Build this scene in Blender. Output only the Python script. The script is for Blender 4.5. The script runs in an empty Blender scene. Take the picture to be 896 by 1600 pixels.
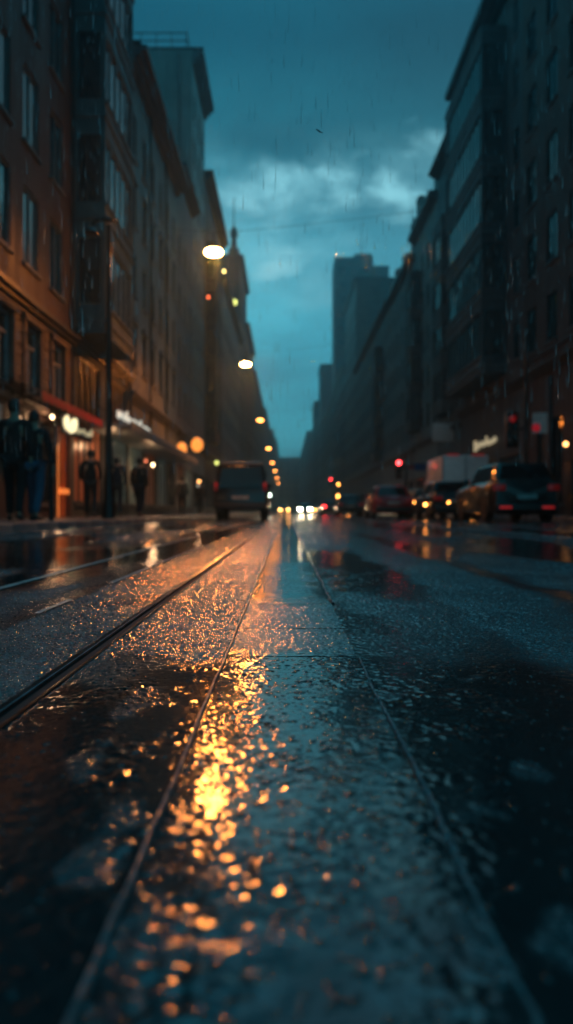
import bpy, bmesh, math, random
import numpy as np
from mathutils import Vector, Matrix
R = math.radians
random.seed(7)
sc = bpy.context.scene
col = sc.collection

# ------------------------------------------------------------------ camera
cd = bpy.data.cameras.new('camera'); cam = bpy.data.objects.new('camera', cd); col.objects.link(cam)
CAMH = 0.27
cam.location = (0, 0, CAMH); cam.rotation_euler = (R(90), 0, 0)
cd.sensor_fit = 'VERTICAL'; cd.sensor_height = 36; cd.sensor_width = 36
cd.lens = 36*1200/1600
cd.clip_start = 0.02; cd.clip_end = 5000
cd.dof.use_dof = True; cd.dof.focus_distance = 1.55; cd.dof.aperture_fstop = 2.6
sc.camera = cam

# ------------------------------------------------------------------ helpers for nodes
class NT:
    def __init__(s, tree):
        s.t = tree; s.n = tree.nodes; s.l = tree.links
    def new(s, typ, **kw):
        n = s.n.new(typ)
        for k, v in kw.items(): setattr(n, k, v)
        return n
    def put(s, sock, v):
        if isinstance(v, bpy.types.NodeSocket): s.l.new(v, sock)
        elif v is not None: sock.default_value = v
    def m(s, op, a, b=None, c=None, clamp=False):
        n = s.new('ShaderNodeMath', operation=op); n.use_clamp = clamp
        for i, v in enumerate((a, b, c)):
            if v is not None: s.put(n.inputs[i], v)
        return n.outputs[0]
    def ss(s, v, a, b):                     # smoothstep of v from a to b
        n = s.new('ShaderNodeMapRange', interpolation_type='SMOOTHSTEP')
        s.put(n.inputs['Value'], v); n.inputs['From Min'].default_value = a; n.inputs['From Max'].default_value = b
        return n.outputs[0]
    def noise(s, vec, scale, detail=2, rough=.5, out=0, dist=0):
        n = s.new('ShaderNodeTexNoise'); s.put(n.inputs['Vector'], vec)
        n.inputs['Scale'].default_value = scale; n.inputs['Detail'].default_value = detail
        n.inputs['Roughness'].default_value = rough; n.inputs['Distortion'].default_value = dist
        return n.outputs[out]
    def vor(s, vec, scale, feature='F1', out='Distance', rnd=1):
        n = s.new('ShaderNodeTexVoronoi', feature=feature); s.put(n.inputs['Vector'], vec)
        n.inputs['Scale'].default_value = scale; n.inputs['Randomness'].default_value = rnd
        return n.outputs[out]
    def mapping(s, vec, scale=(1,1,1), loc=(0,0,0), rot=(0,0,0)):
        n = s.new('ShaderNodeMapping'); s.put(n.inputs['Vector'], vec)
        n.inputs['Scale'].default_value = scale; n.inputs['Location'].default_value = loc; n.inputs['Rotation'].default_value = rot
        return n.outputs[0]
    def mixc(s, f, a, b, blend='MIX'):
        n = s.new('ShaderNodeMix', data_type='RGBA', blend_type=blend)
        s.put(n.inputs[0], f)
        for i, v in ((6, a), (7, b)):
            s.put(n.inputs[i], v if isinstance(v, bpy.types.NodeSocket) else (*v, 1) if len(v) == 3 else v)
        return n.outputs[2]
    def mixf(s, f, a, b):
        n = s.new('ShaderNodeMix', data_type='FLOAT')
        s.put(n.inputs[0], f); s.put(n.inputs[2], a); s.put(n.inputs[3], b)
        return n.outputs[0]
    def bump(s, h, dist, strength=1, normal=None):
        n = s.new('ShaderNodeBump'); s.put(n.inputs['Height'], h)
        n.inputs['Distance'].default_value = dist; n.inputs['Strength'].default_value = strength
        if normal is not None: s.l.new(normal, n.inputs['Normal'])
        return n.outputs[0]

def newmat(name):
    m = bpy.data.materials.new(name); m.use_nodes = True
    t = NT(m.node_tree); b = m.node_tree.nodes['Principled BSDF']
    return m, t, b
def objcoord(t): return t.new('ShaderNodeTexCoord').outputs['Object']

# ------------------------------------------------------------------ world: dusk sky under heavy teal cloud
w = bpy.data.worlds.new('World'); sc.world = w; w.use_nodes = True
t = NT(w.node_tree); bg = w.node_tree.nodes['Background']
SUN_EL, SUN_ROT = R(14), R(20)
sky = t.new('ShaderNodeTexSky', sky_type='NISHITA'); sky.sun_disc = False
sky.sun_elevation = SUN_EL; sky.sun_rotation = SUN_ROT; sky.air_density = 2; sky.dust_density = 2; sky.ozone_density = 4
gen = t.new('ShaderNodeTexCoord').outputs['Generated']
sep = t.new('ShaderNodeSeparateXYZ'); t.l.new(gen, sep.inputs[0])
X_, Y_, Z_ = sep.outputs
# gnomonic cloud plane so that clouds flatten toward the horizon
zc = t.m('MAXIMUM', Z_, 0.02)
zd = t.m('ADD', zc, .25)
cx = t.m('DIVIDE', X_, zd); cy = t.m('DIVIDE', Y_, zd)
cv = t.new('ShaderNodeCombineXYZ'); t.l.new(cx, cv.inputs[0]); t.l.new(cy, cv.inputs[1])
n1 = t.noise(t.mapping(cv.outputs[0], loc=(3.1, 0.6, 0)), 1.6, 6, .55, dist=.2)
n2 = t.noise(t.mapping(cv.outputs[0], loc=(7.7, 2.2, 0)), 4.5, 5, .5)
# overcast deck: dark high in view, brighter low down; unseen zenith raised as fill
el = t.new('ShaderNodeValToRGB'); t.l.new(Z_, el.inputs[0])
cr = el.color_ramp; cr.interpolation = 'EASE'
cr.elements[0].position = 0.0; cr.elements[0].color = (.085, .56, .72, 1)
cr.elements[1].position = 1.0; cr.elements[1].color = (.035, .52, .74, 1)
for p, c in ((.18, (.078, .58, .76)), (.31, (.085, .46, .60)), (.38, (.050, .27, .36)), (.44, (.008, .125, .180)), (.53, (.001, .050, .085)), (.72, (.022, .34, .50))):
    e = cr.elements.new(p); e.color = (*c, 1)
dark = t.mixc(t.ss(n1, .35, .66), (.55, .60, .64), (1.28, 1.25, 1.22))
deck = t.mixc(1.0, el.outputs[0], dark, 'MULTIPLY')
# bright breaks in the cloud in a belt around 25 degrees up
belt = t.m('MULTIPLY', t.ss(Z_, .27, .36), t.m('SUBTRACT', 1, t.ss(Z_, .37, .46)))
brk = t.m('MULTIPLY', belt, t.ss(n2, .45, .62))
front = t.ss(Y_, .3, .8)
brk = t.m('MULTIPLY', brk, .35)
ys_ = t.m('MAXIMUM', Y_, .05); uu = t.m('DIVIDE', X_, ys_); vv = t.m('DIVIDE', Z_, ys_)
wrp = t.noise(cv.outputs[0], 6, 4, .6, out=1); sw = t.new('ShaderNodeSeparateColor'); t.l.new(wrp, sw.inputs[0])
uu = t.m('ADD', uu, t.m('MULTIPLY', t.m('SUBTRACT', sw.outputs[0], .5), .16)); vv = t.m('ADD', vv, t.m('MULTIPLY', t.m('SUBTRACT', sw.outputs[1], .5), .10))
for bu, bv_, ru, rv, am in ((-.030,.420,.085,.036,.9),(.070,.430,.045,.050,.85),(.150,.415,.062,.036,1),(-.008,.335,.060,.034,.9),(.172,.485,.032,.024,.5),(.0,.380,.028,.03,.55),(.06,.28,.10,.03,.3)):
    du = t.m('DIVIDE', t.m('SUBTRACT', uu, bu), ru); dv = t.m('DIVIDE', t.m('SUBTRACT', vv, bv_), rv)
    dd = t.m('SQRT', t.m('ADD', t.m('MULTIPLY', du, du), t.m('MULTIPLY', dv, dv)))
    brk = t.m('MAXIMUM', brk, t.m('MULTIPLY', t.m('SUBTRACT', 1, t.ss(dd, .1, 1.3)), am))
n3 = t.noise(cv.outputs[0], 9, 5, .6)
brk = t.m('MULTIPLY', t.m('MULTIPLY', brk, front), t.m('ADD', .35, t.m('MULTIPLY', t.ss(n3, .36, .62), .75)), clamp=True)
lit = t.mixc(brk, deck, (.30, .72, .83))
nis = t.mixc(1.0, sky.outputs[0], (.002, .004, .005), 'MULTIPLY')
tot = t.mixc(1.0, lit, nis, 'ADD')
tot = t.mixc(t.ss(Y_, -.5, .25), t.mixc(1.0, tot, (.50,.54,.56), 'MULTIPLY'), tot)  # unseen sky behind the camera dimmed to tone down reflections
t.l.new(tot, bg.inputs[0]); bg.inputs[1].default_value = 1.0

# ------------------------------------------------------------------ sun: what is left of daylight through the overcast
sd = bpy.data.lights.new('sun', 'SUN'); so = bpy.data.objects.new('sun', sd); col.objects.link(so)
sd.energy = 0.04; sd.angle = R(40); sd.color = (.55, .85, 1)
so.rotation_euler = (R(90)-SUN_EL-R(30), 0, R(180)-SUN_ROT)

vs = sc.view_settings
vs.view_transform = 'Standard'; vs.look = 'None'; vs.exposure = 0.2; vs.gamma = 1; vs.use_curve_mapping = False
sc.cycles.use_denoising = True
sc.cycles.max_bounces = 6; sc.cycles.diffuse_bounces = 3; sc.cycles.glossy_bounces = 4; sc.cycles.transmission_bounces = 4
sc.cycles.volume_bounces = 0; sc.cycles.caustics_refractive = False; sc.cycles.caustics_reflective = False
sc.cycles.sample_clamp_indirect = 3; sc.cycles.blur_glossy = 0.3; sc.cycles.use_light_tree = True
sc.cycles.transparent_max_bounces = 8

# ------------------------------------------------------------------ object helpers
def link(o, parent=None):
    col.objects.link(o)
    if parent is not None: o.parent = parent
    return o
def tag(o, label=None, cat=None, group=None, kind=None):
    if label: o['label'] = label
    if cat: o['category'] = cat
    if group: o['group'] = group
    if kind: o['kind'] = kind
    return o
def thing(name, label, cat, loc=(0,0,0), rz=0, group=None):
    o = bpy.data.objects.new(name, None); link(o); o.empty_display_size = .2
    o.location = loc; o.rotation_euler = (0, 0, rz)
    return tag(o, label, cat, group)
def copy_tree(o, parent=None):
    c = o.copy(); col.objects.link(c); c.parent = parent
    for ch in o.children: copy_tree(ch, c)
    return c

class MB:
    """collects boxes, tubes, lathes into one mesh"""
    def __init__(s): s.v = []; s.f = []
    def add(s, v, f):
        k = len(s.v); s.v += [tuple(p) for p in v]; s.f += [tuple(i+k for i in q) for q in f]; return s
    def box(s, x0, y0, z0, x1, y1, z1):
        return s.add([(x0,y0,z0),(x1,y0,z0),(x1,y1,z0),(x0,y1,z0),(x0,y0,z1),(x1,y0,z1),(x1,y1,z1),(x0,y1,z1)],
                     [(0,3,2,1),(4,5,6,7),(0,1,5,4),(1,2,6,5),(2,3,7,6),(3,0,4,7)])
    def hex8(s, b, t_):   # bottom quad, top quad
        return s.add(list(b)+list(t_), [(0,3,2,1),(4,5,6,7),(0,1,5,4),(1,2,6,5),(2,3,7,6),(3,0,4,7)])
    def quad(s, a, b, c, d): return s.add([a,b,c,d], [(0,1,2,3)])
    def prism(s, pts, y0, y1):   # (x,z) outline pushed along y
        n = len(pts)
        v = [(x,y0,z) for x,z in pts]+[(x,y1,z) for x,z in pts]
        f = [tuple(range(n)), tuple(range(2*n-1, n-1, -1))]+[(i,(i+n),((i+1)%n+n),(i+1)%n) for i in range(n)]
        return s.add(v, f)
    def tube(s, pts, rad, seg=10, cap=True):
        pts = [Vector(p) for p in pts]; rr = rad if isinstance(rad, (list, tuple)) else [rad]*len(pts)
        v = []; f = []
        ref = None
        for i, p in enumerate(pts):
            d = (pts[min(i+1, len(pts)-1)]-pts[max(i-1, 0)]).normalized()
            if ref is None: ref = Vector((1,0,0)) if abs(d.x) < .8 else Vector((0,1,0))
            a = (ref-d*ref.dot(d)).normalized(); b = d.cross(a); ref = a
            for k in range(seg):
                th = 2*math.pi*k/seg; v.append(tuple(p+(a*math.cos(th)+b*math.sin(th))*rr[i]))
        for i in range(len(pts)-1):
            for k in range(seg):
                f.append((i*seg+k, i*seg+(k+1)%seg, (i+1)*seg+(k+1)%seg, (i+1)*seg+k))
        if cap: f += [tuple(range(seg-1,-1,-1)), tuple((len(pts)-1)*seg+k for k in range(seg))]
        return s.add(v, f)
    def lathe(s, prof, c=(0,0,0), seg=20, axis='z', sx=1, sy=1):
        v = []; f = []
        for r_, z in prof:
            for k in range(seg):
                th = 2*math.pi*k/seg; a, b = r_*math.cos(th)*sx, r_*math.sin(th)*sy
                p = {'z': (a,b,z), 'x': (z,a,b), 'y': (a,-z,b)}[axis]
                v.append((p[0]+c[0], p[1]+c[1], p[2]+c[2]))
        n = len(prof)
        for i in range(n-1):
            for k in range(seg): f.append((i*seg+k, i*seg+(k+1)%seg, (i+1)*seg+(k+1)%seg, (i+1)*seg+k))
        f += [tuple(range(seg-1,-1,-1)), tuple((n-1)*seg+k for k in range(seg))]
        return s.add(v, f)
    def mesh(s, name, m, smooth=False):
        me = bpy.data.meshes.new(name); me.from_pydata(s.v, [], s.f); me.validate()
        bm = bmesh.new(); bm.from_mesh(me); bmesh.ops.recalc_face_normals(bm, faces=bm.faces); bm.to_mesh(me); bm.free()
        if m: me.materials.append(m)
        if smooth:
            me.polygons.foreach_set('use_smooth', [True]*len(me.polygons))
            try: me.set_sharp_from_angle(angle=R(40))
            except Exception: pass
        return me
    def build(s, name, m, parent=None, smooth=False, bevel=0, loc=None):
        o = bpy.data.objects.new(name, s.mesh(name, m, smooth)); link(o, parent)
        if loc: o.location = loc
        if bevel:
            md = o.modifiers.new('bevel', 'BEVEL'); md.width = bevel; md.segments = 3; md.limit_method = 'ANGLE'
            md.harden_normals = False
            o.data.polygons.foreach_set('use_smooth', [True]*len(o.data.polygons))
        return o

# ------------------------------------------------------------------ materials
def wallmat(name, c1, c2, scale=.5, rough=.75, kind='plaster', bumpd=.01, wet=.25):
    m, t, b = newmat(name); oc = objcoord(t)
    n = t.noise(oc, scale, 6, .6)
    st = t.noise(t.mapping(oc, (2.2, 2.2, .18)), 1.5, 4, .6)       # rain streaks run down the wall
    c = t.mixc(t.ss(n, .3, .7), c1, c2)
    c = t.mixc(t.m('MULTIPLY', t.ss(st, .5, .75), .55), c, tuple(x*.45 for x in c1))
    if kind == 'brick':
        br = t.new('ShaderNodeTexBrick')
        s2 = t.new('ShaderNodeSeparateXYZ'); t.l.new(oc, s2.inputs[0])
        cv = t.new('ShaderNodeCombineXYZ'); t.l.new(t.m('ADD', s2.outputs[0], s2.outputs[1]), cv.inputs[0]); t.l.new(s2.outputs[2], cv.inputs[1])
        t.l.new(cv.outputs[0], br.inputs['Vector'])
        br.inputs['Scale'].default_value = 1; br.inputs['Brick Width'].default_value = .25; br.inputs['Row Height'].default_value = .075
        br.inputs['Mortar Size'].default_value = .008
        br.inputs['Color1'].default_value = (1, 1, 1, 1); br.inputs['Color2'].default_value = (.6, .6, .6, 1); br.inputs['Mortar'].default_value = (.7, .8, .85, 1)
        c = t.mixc(1.0, c, br.outputs[0], 'MULTIPLY')
        t.l.new(t.bump(br.outputs['Fac'], -.008), b.inputs['Normal'])
    elif kind == 'stone':
        s2 = t.new('ShaderNodeSeparateXYZ'); t.l.new(oc, s2.inputs[0])
        fr = t.m('FRACT', t.m('DIVIDE', s2.outputs[2], .42))
        g = t.m('MULTIPLY', t.ss(fr, 0, .08), t.m('SUBTRACT', 1, t.ss(fr, .92, 1)))
        t.l.new(t.bump(t.m('ADD', g, t.m('MULTIPLY', n, .4)), .03), b.inputs['Normal'])
    else:
        t.l.new(t.bump(t.noise(oc, 9, 5, .6), bumpd), b.inputs['Normal'])
    t.l.new(c, b.inputs['Base Color'])
    t.l.new(t.mixf(t.ss(st, .4, .7), rough, rough-wet), b.inputs['Roughness'])
    return m
def plain(name, c, rough=.5, metal=0, ior=1.5, spec=None, emis=None, es=0, coat=0, var=.25, sc_=6, bump=0):
    m, t, b = newmat(name); oc = objcoord(t)
    n = t.noise(oc, sc_, 4, .6)
    cc = t.mixc(t.ss(n, .3, .7), tuple(x*(1-var) for x in c), tuple(min(1, x*(1+var)) for x in c))
    t.l.new(cc, b.inputs['Base Color'])
    b.inputs['Metallic'].default_value = metal; b.inputs['IOR'].default_value = ior
    t.l.new(t.mixf(n, max(.02, rough*.8), min(1, rough*1.2)), b.inputs['Roughness'])
    if emis: b.inputs['Emission Color'].default_value = (*emis, 1); b.inputs['Emission Strength'].default_value = es
    if coat: b.inputs['Coat Weight'].default_value = coat; b.inputs['Coat Roughness'].default_value = .03
    if bump: t.l.new(t.bump(t.noise(oc, 60, 3, .5), bump), b.inputs['Normal'])
    return m
def glow(name, c, s):
    m, t, b = newmat(name); b.inputs['Base Color'].default_value = (*[min(1, x)*.5 for x in c], 1)
    b.inputs['Emission Color'].default_value = (*c, 1); b.inputs['Emission Strength'].default_value = s
    b.inputs['Roughness'].default_value = .3
    return m
def paint(name, c, rough=.25):
    """car paint beaded with rain"""
    m, t, b = newmat(name); oc = objcoord(t)
    b.inputs['Base Color'].default_value = (*c, 1); b.inputs['Roughness'].default_value = rough
    b.inputs['Coat Weight'].default_value = .45; b.inputs['Coat Roughness'].default_value = .04
    v = t.vor(oc, 42); h = t.ss(v, .42, .1)
    nrm = t.bump(h, .0015)
    t.l.new(nrm, b.inputs['Coat Normal'])
    return m

M = {}
M['brick_brown'] = wallmat('brown_brick', (.085,.040,.032), (.13,.062,.048), kind='brick')
M['brick_red'] = wallmat('russet_plaster', (.062,.034,.030), (.090,.048,.040), kind='plaster')
M['stone_brown'] = wallmat('brown_stone', (.095,.068,.055), (.14,.10,.078), kind='stone')
M['plaster_teal'] = wallmat('dark_grey_render', (.07,.085,.09), (.11,.13,.135))
M['plaster_grey'] = wallmat('grey_green_plaster', (.17,.19,.18), (.24,.26,.25))
M['plaster_taupe'] = wallmat('taupe_plaster', (.14,.125,.125), (.20,.18,.175))
M['plaster_dark'] = wallmat('dark_plaster', (.055,.05,.055), (.085,.078,.08))
M['concrete'] = wallmat('concrete', (.12,.14,.15), (.17,.19,.20))
M['stone_grey'] = wallmat('grey_stone', (.14,.14,.14), (.2,.2,.2), kind='stone')
M['roof'] = plain('roof_sheet', (.035,.037,.042), .4, sc_=1.5)
M['trim'] = plain('weathered_trim', (.10,.10,.105), .6, sc_=1.2)
M['trim_dark'] = plain('dark_trim', (.035,.033,.036), .5, sc_=1.2)
M['frame'] = plain('window_frame_paint', (.12,.13,.135), .45)
M['frame_dark'] = plain('dark_window_frame', (.02,.022,.025), .4)
M['frame_pale'] = plain('pale_window_frame', (.35,.37,.37), .45)
def glassmat(name, c, ior=2.0, rough=.06):
    m, t, b = newmat(name); oc = objcoord(t)
    b.inputs['Base Color'].default_value = (*c, 1); b.inputs['IOR'].default_value = ior; b.inputs['Roughness'].default_value = rough
    t.l.new(t.bump(t.noise(oc, 1.3, 2, .5), .02), b.inputs['Normal'])
    return m
M['glass'] = glassmat('window_glass', (.02,.03,.035), 2.2)
M['glass_dark'] = glassmat('dark_window_glass', (.008,.01,.012), 1.7)
M['glass_matte'] = glassmat('matt_window_glass', (.006,.009,.011), 1.3, .6)
M['shop_warm'] = glow('dim_warm_shop_window', (1,.30,.12), .035)
M['shop_cool'] = glow('dim_cool_shop_window', (.45,.75,.70), .028)
M['glass_curtain'] = glassmat('curtained_glass', (.13,.17,.18), 2.2, .12)
M['glass_far'] = glassmat('far_glass', (.012,.018,.022), 1.7, .15)
M['black_metal'] = plain('black_metal', (.012,.012,.014), .35, .3)
M['steel'] = plain('worn_rail_steel', (.22,.23,.24), .22, 1, var=.3, sc_=14)
M['rubber'] = plain('tyre_rubber', (.012,.012,.012), .7)
M['rim'] = plain('wheel_rim_alloy', (.25,.26,.27), .3, .9)
M['car_glass'] = glassmat('car_glass', (.006,.008,.01), 1.6, .04)
M['plate'] = plain('number_plate', (.35,.36,.34), .4)
M['plastic'] = plain('black_plastic', (.015,.015,.016), .5)
M['tail_off'] = plain('tail_lamp_lens', (.22,.008,.008), .15, emis=(1,.03,.03), es=.03)
M['tail_on'] = glow('tail_lamp_lit', (1,.04,.04), 9)
M['reflector'] = glow('red_reflector_lit', (1,.03,.03), .20)
M['amber'] = glow('amber_glow', (1,.34,.06), 22)
M['head_lit'] = glow('headlamp_lit', (1,.78,.48), 190)
M['head_amber'] = glow('headlamp_amber', (1,.42,.10), 40)
M['head_off'] = plain('headlamp_lens', (.4,.42,.43), .1)
M['sodium'] = glow('sodium_lamp', (1,.37,.10), 150)
M['globe'] = glow('lantern_globe_glow', (1,.30,.05), 1.3)
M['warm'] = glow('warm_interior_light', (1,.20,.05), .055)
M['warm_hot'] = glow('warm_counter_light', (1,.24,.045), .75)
M['sign_cream'] = glow('cream_sign_light', (1,.86,.5), 1.2)
M['sign_dim'] = glow('dim_cream_sign_light', (1,.78,.5), .28)
M['sign_white'] = glow('white_sign_light', (.95,.95,.8), .55)
M['beige_lit'] = glow('beige_lit_blind', (1,.62,.36), .055)
M['red_lamp'] = glow('red_signal_light', (1,.045,.05), 15)
M['red_dim'] = glow('red_glow_dim', (1,.03,.04), .10)
M['white_lamp'] = glow('white_wall_lamp', (.75,.95,.75), 40)
M['green_yellow'] = glow('green_yellow_light', (.75,.8,.2), 2.2)
M['awning_red'] = plain('red_awning_cloth', (.5,.012,.03), .6, emis=(1,.02,.03), es=.0)
M['awning_dark'] = plain('dark_awning_cloth', (.06,.02,.03), .7)
M['canopy_grey'] = plain('grey_canopy', (.22,.24,.25), .4)
M['truck_white'] = plain('truck_box_white', (.72,.74,.74), .35, coat=.3, var=.08)
M['board_white'] = plain('white_board', (.6,.6,.58), .5, var=.1)
M['board_red'] = plain('red_board', (.35,.03,.04), .5)
M['board_blue'] = plain('blue_board', (.03,.08,.25), .5)

# ------------------------------------------------------------------ the ground
def world_xy(t):
    oc = objcoord(t); s = t.new('ShaderNodeSeparateXYZ'); t.l.new(oc, s.inputs[0]); return oc, s.outputs[0], s.outputs[1]
def band(t, x, a, b, e=.03):
    return t.m('MULTIPLY', t.ss(x, a-e, a+e), t.m('SUBTRACT', 1, t.ss(x, b-e, b+e)))
def AND(t, *a):
    r = a[0]
    for q in a[1:]: r = t.m('MULTIPLY', r, q)
    return r
def OR(t, *a):
    r = a[0]
    for q in a[1:]: r = t.m('MAXIMUM', r, q)
    return r

def wet_material(name, base, strip=False):
    m, t, b = newmat(name); oc, X, Y = world_xy(t)
    at = t.new('ShaderNodeAttribute'); at.attribute_name = 'rough'; rr = at.outputs['Fac']
    grain = t.noise(oc, 210, 3, .65)
    swell = t.noise(oc, 11, 3, .5); swell2 = t.noise(oc, 80, 2, .5)
    n0 = t.bump(swell, .0010)
    n0 = t.bump(swell2, .00055, 1, n0)
    n2 = t.bump(t.m('MULTIPLY', grain, t.m('ADD', rr, .05)), .0009, 1, n0)
    t.l.new(n2, b.inputs['Normal'])
    big = t.noise(oc, 1.7, 4, .6)
    c = t.mixc(t.ss(grain, .35, .7), tuple(x*.6 for x in base), tuple(x*1.5 for x in base))
    c = t.mixc(rr, tuple(x*.4 for x in base), t.mixc(1.0, c, (2.8,3.0,3.0), 'MULTIPLY'))
    c = t.mixc(t.ss(big, .35, .65), c, t.mixc(1.0, c, (.6,.6,.6), 'MULTIPLY'))
    t.l.new(c, b.inputs['Base Color'])
    film = t.mixf(t.ss(big, .35, .65), .06, .11) if not strip else t.mixf(t.ss(big, .35, .65), .06, .09)
    t.l.new(t.mixf(rr, film, .10), b.inputs['Roughness'])
    b.inputs['IOR'].default_value = 1.95 if strip else 1.7
    return m
M['road'] = wet_material('wet_asphalt', (.045,.050,.054))
M['strip'] = wet_material('wet_smooth_plate', (.05,.055,.06), True)
M['pave'] = wallmat('wet_paving', (.07,.072,.075), (.11,.11,.115), scale=2, rough=.35, wet=.2)
M['kerb'] = plain('kerb_granite', (.14,.14,.145), .3, sc_=20, bump=.004)
M['paintline'] = plain('worn_road_paint', (.38,.40,.40), .25, sc_=25, var=.4, bump=.002)

KL, KR, XL, XR = -3.55, 8.8, -6.5, 11.0
MB().quad((-2500,-1500,-.03),(2500,-1500,-.03),(2500,4000,-.03),(-2500,4000,-.03)).build('ground', M['pave'])['kind'] = 'structure'
_lat = {}
def vn(x, y, sx, sy, seed, oct=3):
    out = 0; amp = 1; tot_ = 0
    for o_ in range(oct):
        key = (seed, o_)
        if key not in _lat: _lat[key] = np.random.default_rng(seed*17+o_).uniform(0, 1, (256, 256))
        L_ = _lat[key]; X_n = x*sx*2**o_+37.3; Y_n = y*sy*2**o_+91.7
        xi = np.floor(X_n).astype(int); yi = np.floor(Y_n).astype(int); fx = X_n-xi; fy = Y_n-yi
        fx = fx*fx*(3-2*fx); fy = fy*fy*(3-2*fy); a_, b_ = xi & 255, yi & 255; c_, d_ = (xi+1) & 255, (yi+1) & 255
        v_ = (L_[a_, b_]*(1-fx)+L_[c_, b_]*fx)*(1-fy)+(L_[a_, d_]*(1-fx)+L_[c_, d_]*fx)*fy
        out = out+amp*v_; tot_ += amp; amp *= .5
    return out/tot_
def sst(v, a, b):
    q = np.clip((v-a)/(b-a), 0, 1); return q*q*(3-2*q)
def bandn(x, a, b, e=.03): return sst(x, a-e, a+e)*(1-sst(x, b-e, b+e))
def rough_mask(x, y):
    """1 where the aggregate stands out of the water, 0 where the film covers it"""
    wob = (vn(x, y, 4, 2.2, 1)-.5)*.34
    xw, yw = x+wob*.5, y+wob*2.6
    xl = x+wob*.12
    pud = vn(x, y, 1.5, .42, 2, 4)
    r1 = bandn(xl, -.66, -.385, .02)
    r2 = bandn(xw, .46, .84, .06)*sst(yw, .9, 1.3)
    r3 = bandn(x, -.36, -.11, .004)*sst(yw, 1.42, 1.60)
    r4 = bandn(xw, .12, .50, .06)*sst(yw, 1.3, 1.9)*(1-sst(yw, 2.2, 3.0))*.75
    r4b = bandn(xw, .12, .52, .06)*sst(yw, 4.6, 6)
    out = np.maximum(1-sst(xl, -.80, -.63), sst(xw, .84, .98))
    r5 = out*sst(pud, .47, .56)
    r6 = sst(yw, 5, 8)*sst(np.sin((xw+pud*1.0)*4.6), .0, .5)
    st_ = sst(vn(x, y, 15, 9, 5, 3), .63, .72)*.45*(1-sst(y, 3, 5))
    return np.clip(np.maximum.reduce([r1, r2, r3, r4, r4b, r5, r6, st_]), 0, 1)
def ripple(x, y):
    """height of the rain film: shallow mounds about a centimetre across"""
    a = vn(x*.87+y*.5, y*.87-x*.5, 175, 175, 31, 1)-.5
    b_ = vn(x*.93-y*.36, y*.93+x*.36, 245, 245, 32, 1)-.5
    c = vn(x*.6+y*.8, y*.6-x*.8, 95, 95, 33, 1)-.5
    e = .22+1.35*sst(vn(x, y, 19, 13, 34, 2), .36, .66)
    return (a*.00088+b_*.00042+c*.0010)*e
def axis(a, b_, f):
    out = [a]
    while out[-1] < b_: out.append(out[-1]+f(out[-1]))
    out[-1] = b_
    return np.array(out)
def relief(name, xs, ys, z0, mat_, maskf, slope=.32, film=.008, seed=5, film_amp=1.0):
    rng = np.random.default_rng(seed)
    XX, YY = np.meshgrid(xs, ys)
    mk = maskf(XX, YY)
    wn = rng.normal(0, 1, XX.shape)
    sm = wn.copy()
    sm[1:-1, 1:-1] = (wn[1:-1, 1:-1]*4+2*(wn[:-2, 1:-1]+wn[2:, 1:-1]+wn[1:-1, :-2]+wn[1:-1, 2:])+wn[:-2, :-2]+wn[2:, 2:]+wn[:-2, 2:]+wn[2:, :-2])/6.0
    gx = np.gradient(xs)[None, :]; gy = np.gradient(ys)[:, None]
    sp_ = np.minimum(np.minimum(gx, gy), .02)
    zz = z0+(sm*.35+wn*.65)*sp_*(film+(slope-film)*mk)
    zz = zz+film_amp*ripple(XX, YY)*(1-mk)*np.clip(.0050/gy, 0, 1)**1.5*np.clip(.0068/gx, 0, 1)
    P = np.stack([XX, YY, zz], 2).reshape(-1, 3).astype(np.float32)
    nx, ny = len(xs), len(ys)
    idx = (np.arange(ny-1)[:, None]*nx+np.arange(nx-1)[None, :]).ravel()
    Q = np.stack([idx, idx+1, idx+nx+1, idx+nx], 1).astype(np.int32)
    me = bpy.data.meshes.new(name)
    me.vertices.add(len(P)); me.vertices.foreach_set('co', P.ravel())
    me.loops.add(Q.size); me.loops.foreach_set('vertex_index', Q.ravel())
    me.polygons.add(len(Q)); me.polygons.foreach_set('loop_start', np.arange(0, Q.size, 4, dtype=np.int32)); me.polygons.foreach_set('loop_total', np.full(len(Q), 4, np.int32))
    me.update(calc_edges=True)
    at = me.attributes.new('rough', 'FLOAT', 'POINT'); at.data.foreach_set('value', mk.reshape(-1).astype(np.float32))
    me.polygons.foreach_set('use_smooth', np.ones(len(Q), bool))
    me.materials.append(mat_)
    o = bpy.data.objects.new(name, me); link(o); return o
xs = np.concatenate([axis(KL, -1.0, lambda v: max(.006, .006+(-1.0-v)*.024))[:-1], axis(-1.0, 1.2, lambda v: .0031)[:-1], axis(1.2, KR, lambda v: .004+(v-1.2)*.017)])
ys = np.concatenate([[-30, -5, -1, .1], axis(.3, 640, lambda v: .0040 if v < 1.2 else .0042 if v < 3.4 else .0045+(v-3.4)*.0050+max(0, v-20)*.02)])
relief('road', xs, ys, 0, M['road'], rough_mask)['kind'] = 'structure'
MB().box(XL-.5,-30,-.02,KL-.16,640,.12).build('left_pavement', M['pave'])['kind'] = 'structure'
MB().box(KR+.16,-30,-.02,XR+.5,640,.12).build('right_pavement', M['pave'])['kind'] = 'structure'
for nm, a in (('left_kerb', KL-.16), ('right_kerb', KR)):
    mb = MB()
    y = -5.0
    while y < 200:
        mb.box(a, y, -.02, a+.16, y+.985, .125); y += 1.0
    mb.box(a, 200, -.02, a+.16, 640, .125)
    mb.build(nm, M['kerb'], bevel=.012)['kind'] = 'structure'
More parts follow.
